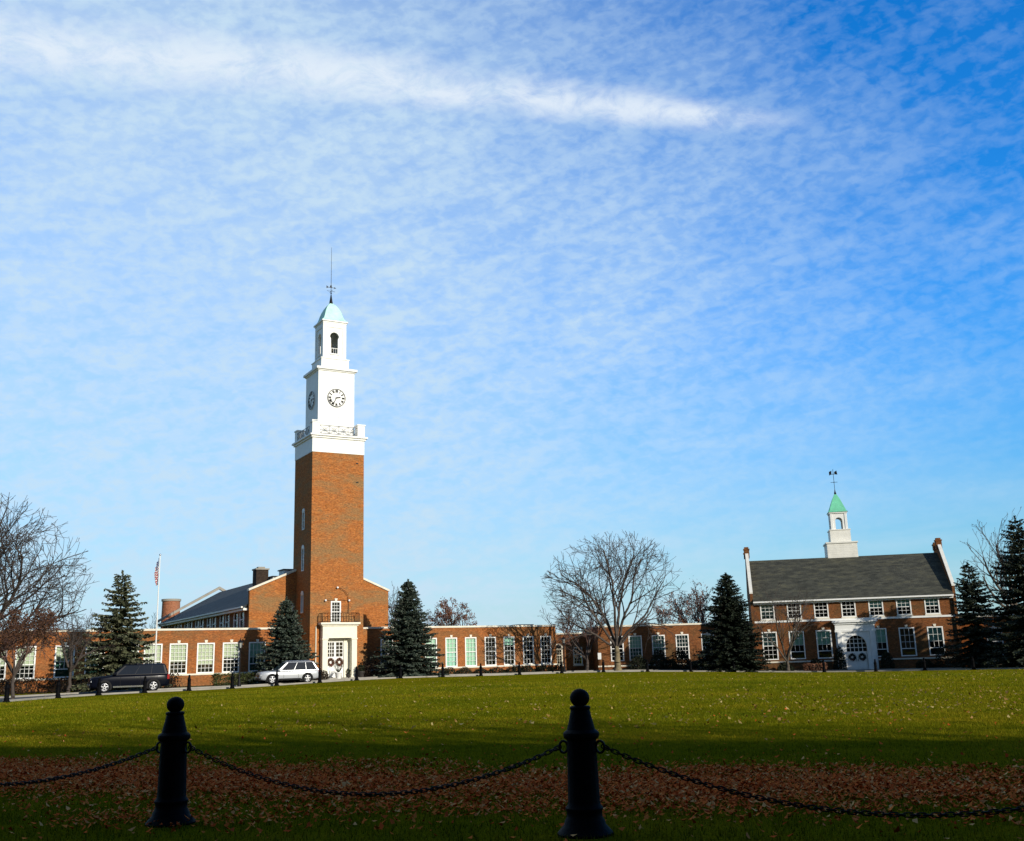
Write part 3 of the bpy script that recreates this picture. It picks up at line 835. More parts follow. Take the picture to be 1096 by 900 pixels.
MB().lathe([(.02,31.9),(.2,31.88),(.26,31.6),(.3,31.3),(.42,31.05),(.43,31.0)], 16, (C, C, 0)).build('bell', plain('bronze_bell', (.06,.055,.035), .4, metal=.6), tw, True)
MB().box(C-.55, C+.55, C-.55, C+.55, zb0+.002, zb0+.5).build('louvre_box', M['iron'], tw)
for fx in (0,):
    mb = MB()
    for x in (-.3, -.1, .1, .3): mb.box(C+x-.012, C+x+.012, C-S3-.02, C-S3+.0, zb0+.55, zb0+1.05)
    mb.box(C-.36, C+.36, C-S3-.025, C-S3+.005, zb0+1.05, zb0+1.1); mb.build('belfry_railing', M['white'], tw)
mb = MB(); mb.box(C-S3-.1, C+S3+.1, C-S3-.1, C+S3+.1, zb1+.002, zb1+.14); mb.box(C-S3-.2, C+S3+.2, C-S3-.2, C+S3+.2, zb1+.142, zb1+.28); mb.build('belfry_cornice', M['white'], tw, bevel=.02)
# bell shaped copper roof: square lathe
prof = [(1.30,0),(1.12,.16),(1.0,.36),(.92,.6),(.84,.9),(.72,1.25),(.55,1.6),(.36,1.88),(.2,2.05)]
mb = MB()
zr = zb1+.282
for (a, z0_), (b, z1_) in zip(prof[:-1], prof[1:]):
    for k in range(4):
        t = k*PI/2
        P4 = [(-a,-a,z0_),(a,-a,z0_),(b,-b,z1_),(-b,-b,z1_)]
        mb.add([(C+x*math.cos(t)-y*math.sin(t), C+x*math.sin(t)+y*math.cos(t), zr+z) for x,y,z in P4], [(0,1,2,3)])
mb.box(C-.2, C+.2, C-.2, C+.2, zr+2.04, zr+2.08)
mb.build('copper_roof', M['copper'], tw)
zt = zr+2.08
mb = MB(); mb.lathe([(.2,0),(.14,.35),(.06,.9),(.03,1.05)], 10, (C, C, zt)); mb.build('finial', M['iron'], tw, True)
mb = MB(); mb.tube([(C,C,zt+1.0),(C,C,zt+6.0)], .03, 5, r1=.014); ro_ = mb.build('weathervane_rod', M['iron'], tw)
mb = MB(); mb.tube([(C-.42,C,zt+1.35),(C+.42,C,zt+1.35)], .018, 5); mb.tube([(C,C-.42,zt+1.35),(C,C+.42,zt+1.35)], .018, 5)
mb.box(C-.36, C+.32, C-.012, C+.012, zt+1.72, zt+1.76); mb.prism([(C+.32,zt+1.66),(C+.52,zt+1.74),(C+.32,zt+1.83)], C-.012, C+.012); mb.prism([(C-.48,zt+1.62),(C-.3,zt+1.71),(C-.3,zt+1.77),(C-.48,zt+1.9)], C-.012, C+.012)
mb.sphere((C,C,zt+1.15), .08, 8, 6); mb.prism([(C-.14,zt+1.77),(C+.08,zt+1.77),(C+.04,zt+2.0),(C-.08,zt+1.97)], C-.012, C+.012)
mb.build('weathervane', M['iron'], ro_)
# clocks on front and left face
def roman(n): return ['XII','I','II','III','IV','V','VI','VII','VIII','IX','X','XI'][n % 12]
def clock(parent, cx, cz, y, r, turn=0):
    root_m = MB()
    root_m.lathe([(r,0),(r,-.05),(r*.96,-.07),(r*.96,-.045),(.01,-.045)], 40, axis='y', caps=False)
    face = root_m.build('clock_face', M['white'], parent, True)
    nm = MB()
    nm.lathe([(r*.995,-.046),(r*1.02,-.08),(r*.95,-.08),(r*.945,-.046)], 40, axis='y', caps=False)
    rin, rout = r*.60, r*.90
    for k in range(12):
        s = roman(k); a = -k*PI/6+PI/2
        er = Vector((math.cos(a), 0, math.sin(a))); et = Vector((math.sin(a), 0, -math.cos(a)))
        wch = [.055 if c == 'I' else .15 for c in s]; tot = sum(wch); x = -tot/2
        def stroke(a2, b2, wd=.034):
            pa = er*a2[1]+et*a2[0]; pb = er*b2[1]+et*b2[0]
            d = (pb-pa).normalized(); nrm = Vector((-d.z, 0, d.x))*wd*r/.9
            q = [pa-nrm, pa+nrm, pb+nrm, pb-nrm]
            nm.add([(p.x, -.052, p.z) for p in q]+[(p.x, -.046, p.z) for p in q], [(0,1,2,3),(3,2,1,0),(0,4,5,1),(1,5,6,2),(2,6,7,3),(3,7,4,0)])
        for c, wd in zip(s, wch):
            m_ = x+wd/2; q = r/.9
            if c == 'I': stroke((m_*q, rin), (m_*q, rout))
            elif c == 'V': stroke(((m_-.06)*q, rout), (m_*q, rin)); stroke(((m_+.06)*q, rout), (m_*q, rin))
            else: stroke(((m_-.06)*q, rin), ((m_+.06)*q, rout)); stroke(((m_+.06)*q, rin), ((m_-.06)*q, rout))
            x += wd
    nm.build('numerals', M['iron'], face)
    for deg, ln, wd, nm_ in ((77, r*.5, .045, 'hour_hand'), (208, r*.8, .03, 'minute_hand')):
        a = PI/2-R(deg); d = Vector((math.cos(a), 0, math.sin(a))); n_ = Vector((-d.z, 0, d.x))
        pts = [-d*.12+n_*wd, -d*.12-n_*wd, d*ln*.8-n_*wd*1.3, d*ln, d*ln*.8+n_*wd*1.3]
        h = MB(); k = len(pts)
        h.add([(p.x, -.075, p.z) for p in pts]+[(p.x, -.062, p.z) for p in pts], [tuple(range(k-1,-1,-1)), tuple(range(k, 2*k))]+[(i,(i+1)%k,(i+1)%k+k,i+k) for i in range(k)])
        h.build(nm_, M['iron'], face)
    face.location = (cx, y, cz) if not turn else (y, cx, cz)
    if turn: face.rotation_euler = (0, 0, -PI/2)
    return face
clock(tw, C, 25.9, C-S1-.002, .88)
clock(tw, C, 25.9, C-S1-.002, .88, 1)
# small hatch outlines on the clock stage
mb = MB(); mb.box(C-.3, C+.3, C-S1-.03, C-S1-.002, 24.02, 24.06); mb.box(C+.26, C+.3, C-S1-.03, C-S1-.002, 22.3, 24.018); mb.build('hatch_frame', M['offwhite'], tw)
# tower windows
window(tw, 2.4, 4.95, 6.85, .96, 0, 3, (3, 3), 'white', keystone=True, sill=True, casing=.12)
for a, b, c, d in lops:
    w_ = MB(); w_.box(-.03, .1, a, a+.1, c, d); w_.box(-.03, .1, b-.1, b, c, d); w_.box(-.03, .1, a+.1, b-.1, d-.1, d); w_.box(-.03, .1, a+.1, b-.1, c, c+.1); w_.box(.02, .07, a+.1, b-.1, (c+d)/2-.03, (c+d)/2+.03)
    w_.box(.03, .06, (a+b)/2-.015, (a+b)/2+.015, c+.1, (c+d)/2-.032); w_.box(.03, .06, (a+b)/2-.015, (a+b)/2+.015, (c+d)/2+.032, d-.1)
    # arched head
    k = 10; pts = [((a+b)/2+.35*math.cos(PI*i/k), d+.3*math.sin(PI*i/k)) for i in range(k+1)]
    w_.prism_x(pts, -.05, -.003)
    wo = w_.build('window', M['white'], tw)
    MB().quad((.09, a, c), (.09, a, d), (.09, b, d), (.09, b, c)).build('pane', M['glass'], wo)
    MB().box(.28, .3, a, b, c, d).build('dark_room', M['dark'], wo)
# entrance surround
DC = 2.6
mb = MB()
mb.box(DC-1.62, DC-1.12, -.62, -.002, -.3, 3.55); mb.box(DC+1.12, DC+1.62, -.62, -.002, -.3, 3.55)
mb.box(DC-1.68, DC-1.06, -.68, .0, -.3, .28); mb.box(DC+1.06, DC+1.68, -.68, .0, -.3, .28)
mb.box(DC-1.67, DC-1.07, -.67, .0, 3.42, 3.55); mb.box(DC+1.07, DC+1.67, -.67, .0, 3.42, 3.55)
mb.box(DC-1.62, DC+1.62, -.62, -.002, 3.552, 4.62)
mb.box(DC-1.72, DC+1.72, -.72, -.002, 4.622, 4.74); mb.box(DC-1.86, DC+1.86, -.86, -.002, 4.742, 4.93)
mb.build('door_surround', M['cream'], tw, bevel=.02)
mb = MB(); mb.box(DC-1.28, DC-1.0, -.002, .28, 0, 3.5); mb.box(DC+.62, DC+1.22, .02, .28, 0, 3.5); mb.box(DC-1.0, DC+.62, .05, .28, 3.3, 3.5)
mb.build('door_frame', M['cream'], tw)
def door_leaf(parent, x0, x1, y, z0, z1, gz0, gz1, cols, rows, mat='white', arch=False):
    mb = MB()
    mb.box(x0, x1, y, y+.05, z0, gz0)
    st = .09
    mb.box(x0, x0+st, y, y+.05, gz0, gz1); mb.box(x1-st, x1, y, y+.05, gz0, gz1); mb.box(x0, x1, y, y+.05, gz1, z1)
    for i in range(1, cols):
        x = x0+st+(x1-x0-2*st)*i/cols; mb.box(x-.022, x+.022, y+.005, y+.045, gz0, gz1)
    for i in range(1, rows):
        z = gz0+(gz1-gz0)*i/rows; mb.box(x0+st, x1-st, y+.008, y+.042, z-.022, z+.022)
    # raised panels below the glass
    m_ = (x0+x1)/2
    mb.box(x0+.1, x1-.1, y-.02, y-.001, z0+.15, z0+(gz0-z0)*.45); mb.box(x0+.1, x1-.1, y-.02, y-.001, z0+(gz0-z0)*.52, gz0-.12)
    o = mb.build('door', M[mat], parent)
    MB().quad((x0+st, y+.03, gz0), (x1-st, y+.03, gz0), (x1-st, y+.03, gz1), (x0+st, y+.03, gz1)).build('pane', M['glass'], o)
    return o
for xa, xb, hx in ((DC-1.0, DC-.19, DC-.27), (DC-.19, DC+.62, DC-.11)):
    d_ = door_leaf(tw, xa+.004, xb-.004, .12, .12, 3.3, 1.95, 3.2, 3 if xa < DC-.5 else 2, 4, 'white')
    MB().tube([(hx, .06, 1.05), (hx, .06, 1.35)], .018, 6).build('handle', M['chrome'], d_)
MB().box(DC-1.0, DC+.62, .5, .52, .1, 3.4).build('dark_room', M['dark'], tw)
mb = MB(); mb.box(DC-2.1, DC+2.1, -1.9, -.7, -.6, .0); mb.box(DC-1.8, DC+1.8, -1.4, .1, -.2, .12); mb.build('door_step', M['concrete'], tw)
# balcony rail over entrance
mb = MB()
xs = [DC-1.75, DC+1.75]; y0 = -.78; z0, z1 = 4.95, 5.75
for z in (z0+.06, z1): mb.tube([(xs[0], -.02, z), (xs[0], y0, z), (xs[1], y0, z), (xs[1], -.02, z)], .025, 5)
for k in range(15):
    x = xs[0]+(xs[1]-xs[0])*k/14; mb.tube([(x, y0, z0-.02), (x, y0, z1)], .013 if k % 7 else .03, 4)
for y in (-.2, -.4, -.6):
    for x in xs: mb.tube([(x, y, z0), (x, y, z1)], .013, 4)
for k in range(2):
    c_ = xs[0]+(xs[1]-xs[0])*(.22+.56*k)
    mb.tube([(c_+.25*math.cos(t), y0, 5.4+.25*math.sin(t)) for t in [2*PI*j/12 for j in range(12)]], .014, 4, closed=True)
mb.build('balcony_railing', M['iron'], tw)
# gooseneck light and three globes round the upper window
mb = MB(); mb.tube([(3.55, -.1, 5.75), (3.6, -.12, 6.7), (3.5, -.14, 7.3), (3.2, -.15, 7.75), (2.85, -.16, 7.98), (2.55, -.16, 8.02)], .022, 5); mb.build('light_conduit', M['iron'], tw)
mb = MB(); mb.tube([(1.4, -.05, 6.93), (3.55, -.05, 6.93)], .012, 4); mb.build('light_cable', M['iron'], tw)
for x, z in ((1.38, 6.9), (2.5, 8.05), (3.62, 6.9)):
    MB().sphere((x, -.16, z), .10, 10, 8).build('globe_light', M['globe'], tw, True)
mb = MB(); mb.tube([(.55, -.06, -.1), (.55, -.06, 4.6)], .05, 6); mb.build('downpipe', M['cream'], tw)
mb = MB(); mb.box(TW+.002, TW+.5, .3, 2.7, -1, 4.35); mb.build('side_buttress', M['brick'], tw)
MB().box(TW+.0, TW+.56, .24, 2.7, 4.352, 4.5).build('buttress_cap', M['stone'], tw)
for z in (17.8, 19.6):
    MB().box(TW-.8, TW-.55, -.03, -.002, z, z+.1).build('wall_vent', M['iron'], tw)

# wreaths (hang on doors)
def wreath_mb(r=.3):
    mb = MB(); rr = random.Random(3)
    for i in range(620):
        a = rr.random()*2*PI; b = rr.random()*2*PI; q = .15*math.sqrt(rr.random())
        c = Vector(((r+q*math.cos(b))*math.cos(a), q*math.sin(b)*.8, (r+q*math.cos(b))*math.sin(a)))
        d = Vector((rr.uniform(-1,1), rr.uniform(-1,1), rr.uniform(-1,1))).normalized()*.075
        e = d.cross(Vector((rr.uniform(-1,1), rr.uniform(-1,1), rr.uniform(-1,1)))).normalized()*.018
        mb.quad(c-d-e, c+d-e*.3, c+d+e*.3, c-d+e)
    return mb
wm = wreath_mb()
bow = MB(); bow.prism([(-.02,-.28),(-.10,-.22),(-.10,-.34)], -.17, -.15); bow.prism([(.02,-.28),(.10,-.34),(.10,-.22)], -.17, -.15); bow.sphere((0,-.16,-.28), .03, 8, 6)
bow.prism([(-.01,-.29),(-.07,-.5),(-.03,-.51)], -.165, -.155); bow.prism([(.01,-.29),(.03,-.51),(.07,-.5)], -.165, -.155)
wr0 = None
def wreath(loc, rz, label, sc_=1.0, mat=None):
    global wr0
    t = thing('wreath', label, 'wreath', loc, rz, 'evergreen wreaths on the white doors')
    if wr0 is None:
        wm.build('greenery', M['leaf_brown'], t); bow.build('bow', M['ribbon'], t); wr0 = t
    else:
        for c in wr0.children: dup(c, t)
    if mat:
        g = [c for c in t.children if c.name.startswith('greenery')][0]; g.data = g.data.copy(); g.data.materials[0] = M[mat]
    t.scale = (sc_,)*3
    return t
def tow(x, y, z): 
    a = R(30); X = T0[0]-.22
    return (X+x*math.cos(a)-y*math.sin(a), T0[1]+x*math.sin(a)+y*math.cos(a), z)
wreath(tow(DC-.6, .03, 1.48), R(30), 'round brown wreath on the left leaf of the clock tower door', .85)
wreath(tow(DC+.22, .03, 1.48), R(30), 'round brown wreath on the right leaf of the clock tower door', .85)

# ------------------------------------------------------------------ right school house
bx0, by0 = 32.6, 102.0
BA = -11
def bpt(x, y, z=0):
    a = R(BA); return (bx0+x*math.cos(a)-y*math.sin(a), by0+x*math.sin(a)+y*math.cos(a), z)
sh = thing('school_house', 'two storey red brown brick school house with slate roof and white cupola', 'building', (bx0, by0, 0), R(BA))
HW, DP = 9.35, 9.4
ux = [-8.04, -5.47, -2.9, -.33, 2.24, 4.81, 7.4]
dxc = .05
uops = [(x-.68, x+.68, 4.32, 5.9) for x in ux]
lw_ = [x for i, x in enumerate(ux) if i != 3]
lops2 = [(x-.72, x+.72, .45, 3.15) for x in lw_]
mb = MB(); wall_grid(mb, -HW, HW, -1.6, 6.1, 0, uops+lops2+[(dxc-.95, dxc+.95, -.7, 2.55)], .25)
mb.quad((-HW,DP,-1.6),(-HW,0,-1.6),(-HW,0,6.1),(-HW,DP,6.1)); mb.quad((HW,0,-1.6),(HW,DP,-1.6),(HW,DP,6.1),(HW,0,6.1)); mb.quad((HW,DP,-1.6),(-HW,DP,-1.6),(-HW,DP,6.1),(HW,DP,6.1))
mb.build('wall', M['brick_red'], sh)
# gable parapets with stepped shoulders, coping and twin chimneys
RZ = 10.55; RY = DP/2; E0 = 6.15
for s in (-1, 1):
    xa, xb = (s*HW-.0, s*(HW+.26)) if s > 0 else (-HW-.26, -HW)
    g = MB(); g.prism_x([(-.25,-1.6),(DP+.25,-1.6),(DP+.25,6.9),(RY+.7,RZ+.75),(RY-.7,RZ+.75),(-.25,6.9)], min(xa,xb), max(xa,xb))
    g.build('gable_wall', M['brick_red'], sh)
    c_ = MB()
    c_.prism_x([(-.33,6.905),(RY-.9,RZ+.56),(RY-.9,RZ+.72),(-.33,7.06)], min(xa,xb)-.03, max(xa,xb)+.03)
    c_.prism_x([(DP+.33,6.905),(DP+.33,7.12),(RY+.9,RZ+.80),(RY+.9,RZ+.56)], min(xa,xb)-.03, max(xa,xb)+.03)
    c_.build('gable_coping', M['offwhite'], sh)
    for yy, hh in ((RY-.5, 11.65), (RY+.85, 11.35)):
        k_ = MB(); xm = (xa+xb)/2; k_.box(xm-.27, xm+.27, yy-.34, yy+.34, RZ+.3, hh); k_.box(xm-.32, xm+.32, yy-.39, yy+.39, hh+.001, hh+.12); k_.box(xm-.22, xm+.22, yy-.25, yy+.25, hh+.121, hh+.3)
        k_.build('chimney', M['brick_red'], sh)
sl2 = (RZ-E0)/(RY+.5)
rf = MB(); rf.prism_x([(-.5,E0),(RY,RZ),(DP+.5,E0),(DP+.5,E0-.14),(RY,RZ-.16),(-.5,E0-.14)], -HW-.0, HW+.0)
rf.build('roof', M['slate'], sh)
mb = MB(); mb.box(-HW, HW, -.42, -.002, 5.92, 6.0); mb.box(-HW, HW, -.3, -.003, 5.78, 5.918); mb.box(-HW, HW, -.60, -.46, 5.96, 6.10); mb.build('cornice', M['white'], sh)
mb = MB(); mb.box(-HW, HW, -.09, -.002, 4.02, 4.2); mb.build('belt_course', M['white'], sh)
for xa, xb in ((-HW, dxc-1.9), (dxc+1.9, HW)):
    MB().box(xa, xb, -.12, -.002, -1.6, .16).build('plinth', M['brick_red'], sh)
    MB().box(xa, xb, -.17, -.003, .162, .3).build('stone_course', M['stone'], sh)
ub = [dict(blind=(.9, 'blind_cream')), dict(), dict(), dict(), dict(blind=(.5, 'blind_mint')), dict(blind=(.45, 'blind_mint')), dict(blind=(.5, 'blind_mint'))]
for x, kw in zip(ux, ub): window(sh, x, 4.32, 5.9, 1.36, 0, 3, (2, 2), 'white', keystone=False, sill=True, **kw)
lb = [dict(blind=(.52, 'blind_mint')), dict(blind=(.5, 'blind_mint')), dict(blind=(.52, 'blind_mint')), dict(blind=(.5, 'blind_mint')), dict(blind=(1.0, 'reflection_panel')), dict(blind=(.5, 'blind_mint'))]  # the full brown one is a painted reflection, not a blind
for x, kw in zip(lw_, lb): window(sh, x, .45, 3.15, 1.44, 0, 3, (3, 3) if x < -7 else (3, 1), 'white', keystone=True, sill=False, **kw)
# entrance
mb = MB()
mb.box(dxc-1.85, dxc-.95, -.28, -.002, -1.2, 2.9); mb.box(dxc+.95, dxc+1.85, -.28, -.002, -1.2, 2.9)
for s in (-1, 1):
    mb.box(dxc+s*1.5-.2, dxc+s*1.5+.2, -.40, -.282, -.9, 2.9)
n = 14; arcp = [(dxc-.95*math.cos(PI*k/n), 1.55+1.0*math.sin(PI*k/n)) for k in range(n+1)]
for a, b in zip(arcp[:-1], arcp[1:]):
    mb.add([(a[0],-.28,a[1]),(b[0],-.28,b[1]),(b[0],-.28,2.9),(a[0],-.28,2.9),(a[0],.2,a[1]),(b[0],.2,b[1])], [(0,1,2,3),(1,0,4,5)])
mb.box(dxc-1.9, dxc+1.9, -.36, -.002, 2.902, 3.1); mb.box(dxc-1.85, dxc+1.85, -.30, -.002, 3.102, 3.62)
mb.box(dxc-1.95, dxc+1.95, -.42, -.002, 3.622, 3.8); mb.box(dxc-2.1, dxc+2.1, -.58, -.002, 3.802, 4.0)
mb.build('door_surround', M['white'], sh)
# fanlight
fl = MB()
for k in range(1, 5):
    x = dxc-.95+1.9*k/5; h = 1.55+1.0*math.sqrt(max(0, 1-((x-dxc)/.95)**2)); fl.box(x-.03, x+.03, .1, .15, 1.0, h)
for k in range(0, 4):
    z = 1.0+.4*k; w_ = .95 if z <= 1.55 else .95*math.sqrt(max(.01, 1-((z-1.55)/1.0)**2)); fl.box(dxc-w_, dxc+w_, .105, .145, z-.03, z+.03)
flo = fl.build('fanlight', M['white'], sh)
MB().quad((dxc-.95, .17, 1.0), (dxc+.95, .17, 1.0), (dxc+.95, .17, 2.55), (dxc-.95, .17, 2.55)).build('pane', M['glass'], flo)
MB().box(dxc-1.0, dxc+1.0, .5, .52, -.7, 2.6).build('dark_room', M['dark'], sh)
for x0_, x1_ in ((dxc-.95, dxc), (dxc, dxc+.95)):
    d_ = MB(); d_.box(x0_+.004, x1_-.004, .1, .15, -.66, 1.0)
    for za, zb_ in ((-.55, -.05), (.05, .9)):
        d_.box(x0_+.12, x1_-.12, .075, .099, za, zb_)
    do = d_.build('door', M['white'], sh)
    MB().tube([(dxc+(-.08 if x0_ < dxc-.5 else .08), .05, .1), (dxc+(-.08 if x0_ < dxc-.5 else .08), .05, .35)], .018, 6).build('handle', M['chrome'], do)
mb = MB(); mb.box(dxc-2.2, dxc+2.2, -1.7, -.42, -1.3, -.66); mb.box(dxc-2.6, dxc+2.6, -2.3, -1.702, -1.4, -.74); mb.build('door_step', M['concrete'], sh)
wreath(bpt(dxc-.46, .02, .52), R(BA), 'round dark wreath on the left leaf of the arched entrance', .82, 'needle_dark')
wreath(bpt(dxc+.46, .02, .52), R(BA), 'round dark wreath on the right leaf of the arched entrance', .82, 'needle_dark')
# cupola
cx_, cy_ = .2, RY+1.40
cu = MB(); cu.box(cx_-1.5, cx_+1.5, cy_-1.5, cy_+1.5, 7.6, 11.95)
cuo = cu.build('cupola', M['offwhite'], sh)
mb = MB(); mb.box(cx_-1.6, cx_+1.6, cy_-1.6, cy_+1.6, 11.952, 12.1); mb.box(cx_-1.02, cx_+1.02, cy_-1.02, cy_+1.02, 12.102, 13.35); mb.box(cx_-1.08, cx_+1.08, cy_-1.08, cy_+1.08, 13.352, 13.45)
for k in range(1, 9):
    mb.box(cx_-1.51, cx_+1.51, cy_-1.51, cy_+1.51, 9.9+k*.23, 9.915+k*.23)
mb.build('cupola_tier', M['offwhite'], cuo)
lm = MB(); S4 = .80; q0, q1 = 13.452, 15.15
face = MB(); ow = .36; zs = 14.35; n = 10
arcp = [(-ow*math.cos(PI*k/n), zs+ow*math.sin(PI*k/n)) for k in range(n+1)]
face.quad((-S4,0,q0),(-ow,0,q0),(-ow,0,zs),(-S4,0,zs)); face.quad((ow,0,q0),(S4,0,q0),(S4,0,zs),(ow,0,zs))
face.quad((-S4,0,zs),(-ow,0,zs),(-ow,0,q1),(-S4,0,q1)); face.quad((ow,0,zs),(S4,0,zs),(S4,0,q1),(ow,0,q1))
for a, b in zip(arcp[:-1], arcp[1:]):
    face.quad((a[0],0,a[1]),(b[0],0,b[1]),(b[0],0,q1),(a[0],0,q1)); face.quad((b[0],0,b[1]),(a[0],0,a[1]),(a[0],.16,a[1]),(b[0],.16,b[1]))
face.quad((-ow,0,q0),(-ow,.16,q0),(-ow,.16,zs),(-ow,0,zs)); face.quad((ow,.16,q0),(ow,0,q0),(ow,0,zs),(ow,.16,zs))
face.box(-S4-.03, -S4+.2, -.05, -.002, q0, q1); face.box(S4-.2, S4+.03, -.05, -.002, q0, q1)
for k in range(4):
    a = k*PI/2
    lm.add([(cx_+x*math.cos(a)-(y-S4)*math.sin(a), cy_+x*math.sin(a)+(y-S4)*math.cos(a), z) for x,y,z in face.v], face.f)
lm.box(cx_-S4-.12, cx_+S4+.12, cy_-S4-.12, cy_+S4+.12, q1+.002, q1+.14)
lm.build('cupola_lantern', M['white'], cuo)
rm = MB(); pr = [(1.0,0),(.86,.12),(.62,.75),(.38,1.4),(.12,1.95)]
for (a, z0_), (b, z1_) in zip(pr[:-1], pr[1:]):
    rm.frustum(cx_, cy_, q1+.142+z0_, q1+.142+z1_, a, a, b, b)
rm.build('cupola_roof', M['copper_green'], cuo)
zt = q1+2.05
mb = MB(); mb.lathe([(.1,0),(.12,.15),(.05,.4),(.03,.6)], 8, (cx_, cy_, zt)); mb.tube([(cx_,cy_,zt+.5),(cx_,cy_,zt+2.75)], .025, 5)
mb.tube([(cx_-.35,cy_,zt+1.35),(cx_+.35,cy_,zt+1.35)], .022, 4); mb.tube([(cx_,cy_-.35,zt+1.35),(cx_,cy_+.35,zt+1.35)], .022, 4)
mb.box(cx_-.42, cx_+.4, cy_-.012, cy_+.012, zt+2.2, zt+2.26); mb.prism([(cx_-.42,zt+2.1),(cx_-.2,zt+2.2),(cx_-.15,zt+2.6),(cx_-.42,zt+2.5)], cy_-.012, cy_+.012); mb.prism([(cx_+.15,zt+2.2),(cx_+.42,zt+2.15),(cx_+.36,zt+2.6),(cx_+.1,zt+2.45)], cy_-.012, cy_+.012)
mb.build('cupola_weathervane', M['iron'], cuo)

# ---- low wing beyond the school house at far right
ew = thing('school_wing', 'low brick wing seen between the two right hand spruces', 'building', (42.6, 101.5, 0), R(-24))
flat_wing(ew, 0, 24, 8, 3.9, .2, [(3.0, rg), (6.0, rg), (9.0, rg2), (12.0, rg), (15, rg), (18, rg2)], (.3, 2.9), 1.4, M['brick_wing'])

# ---- unseen brick hall added behind the camera to shade the near lawn
rh = thing('shade_hall', 'unseen long brick hall added behind the viewer to shade the near lawn', 'building', (4, -9, 0), math.atan2(-.27, .96))
HH = 16.6
mb = MB(); mb.prism_x([(0,-1),(-13,-1),(-13,HH),(-6.5,HH+3.2),(0,HH)], -46, 60); mb.build('wall', M['brick_red'], rh)
mb = MB(); mb.prism_x([(.5,HH-.2),(.5,HH),(-6.5,HH+3.65),(-13.5,HH),(-13.5,HH-.2),(-6.5,HH+3.3)], -46.4, 60.4); mb.build('roof', M['slate_dark'], rh)
for cxh in (-38, -24, -11, 2, 17, 30, 47):
    mb = MB(); mb.box(cxh-.9, cxh+.9, -7.2, -5.8, HH+2, HH+4.4+.8*math.sin(cxh)); mb.build('chimney', M['brick_red'], rh)

# ------------------------------------------------------------------ vegetation
def tubes_np(S, k):
    """S: list of (p0,p1,r0,r1) -> verts, quads"""
    A = np.array([s[0][:] for s in S]); B = np.array([s[1][:] for s in S]); r0 = np.array([s[2] for s in S]); r1 = np.array([s[3] for s in S])
    D = B-A; ln = np.linalg.norm(D, axis=1, keepdims=True); ln[ln < 1e-9] = 1; D = D/ln
    ref = np.where(np.abs(D[:, 2:3]) < .9, np.array([[0, 0, 1.]]), np.array([[1., 0, 0]]))
    U = np.cross(D, ref); U /= np.linalg.norm(U, axis=1, keepdims=True); W = np.cross(D, U)
    n = len(S); V = np.empty((n, 2*k, 3))
    for i in range(k):
        a = 2*PI*i/k; o = U*math.cos(a)+W*math.sin(a)
        V[:, i] = A+o*r0[:, None]; V[:, k+i] = B+o*r1[:, None]
    base = (np.arange(n)*2*k)[:, None]
    F = np.concatenate([base+np.array([[i, (i+1) % k, k+(i+1) % k, k+i]]) for i in range(k)], 0)
    return V.reshape(-1, 3), F
def rot_about(d, ang, rr):
    ax = d.cross(Vector((rr.uniform(-1,1), rr.uniform(-1,1), rr.uniform(-1,1))))
    if ax.length < 1e-4: ax = d.orthogonal()
    ax.normalize()
    return (Quaternion(ax, ang) @ d).normalized()
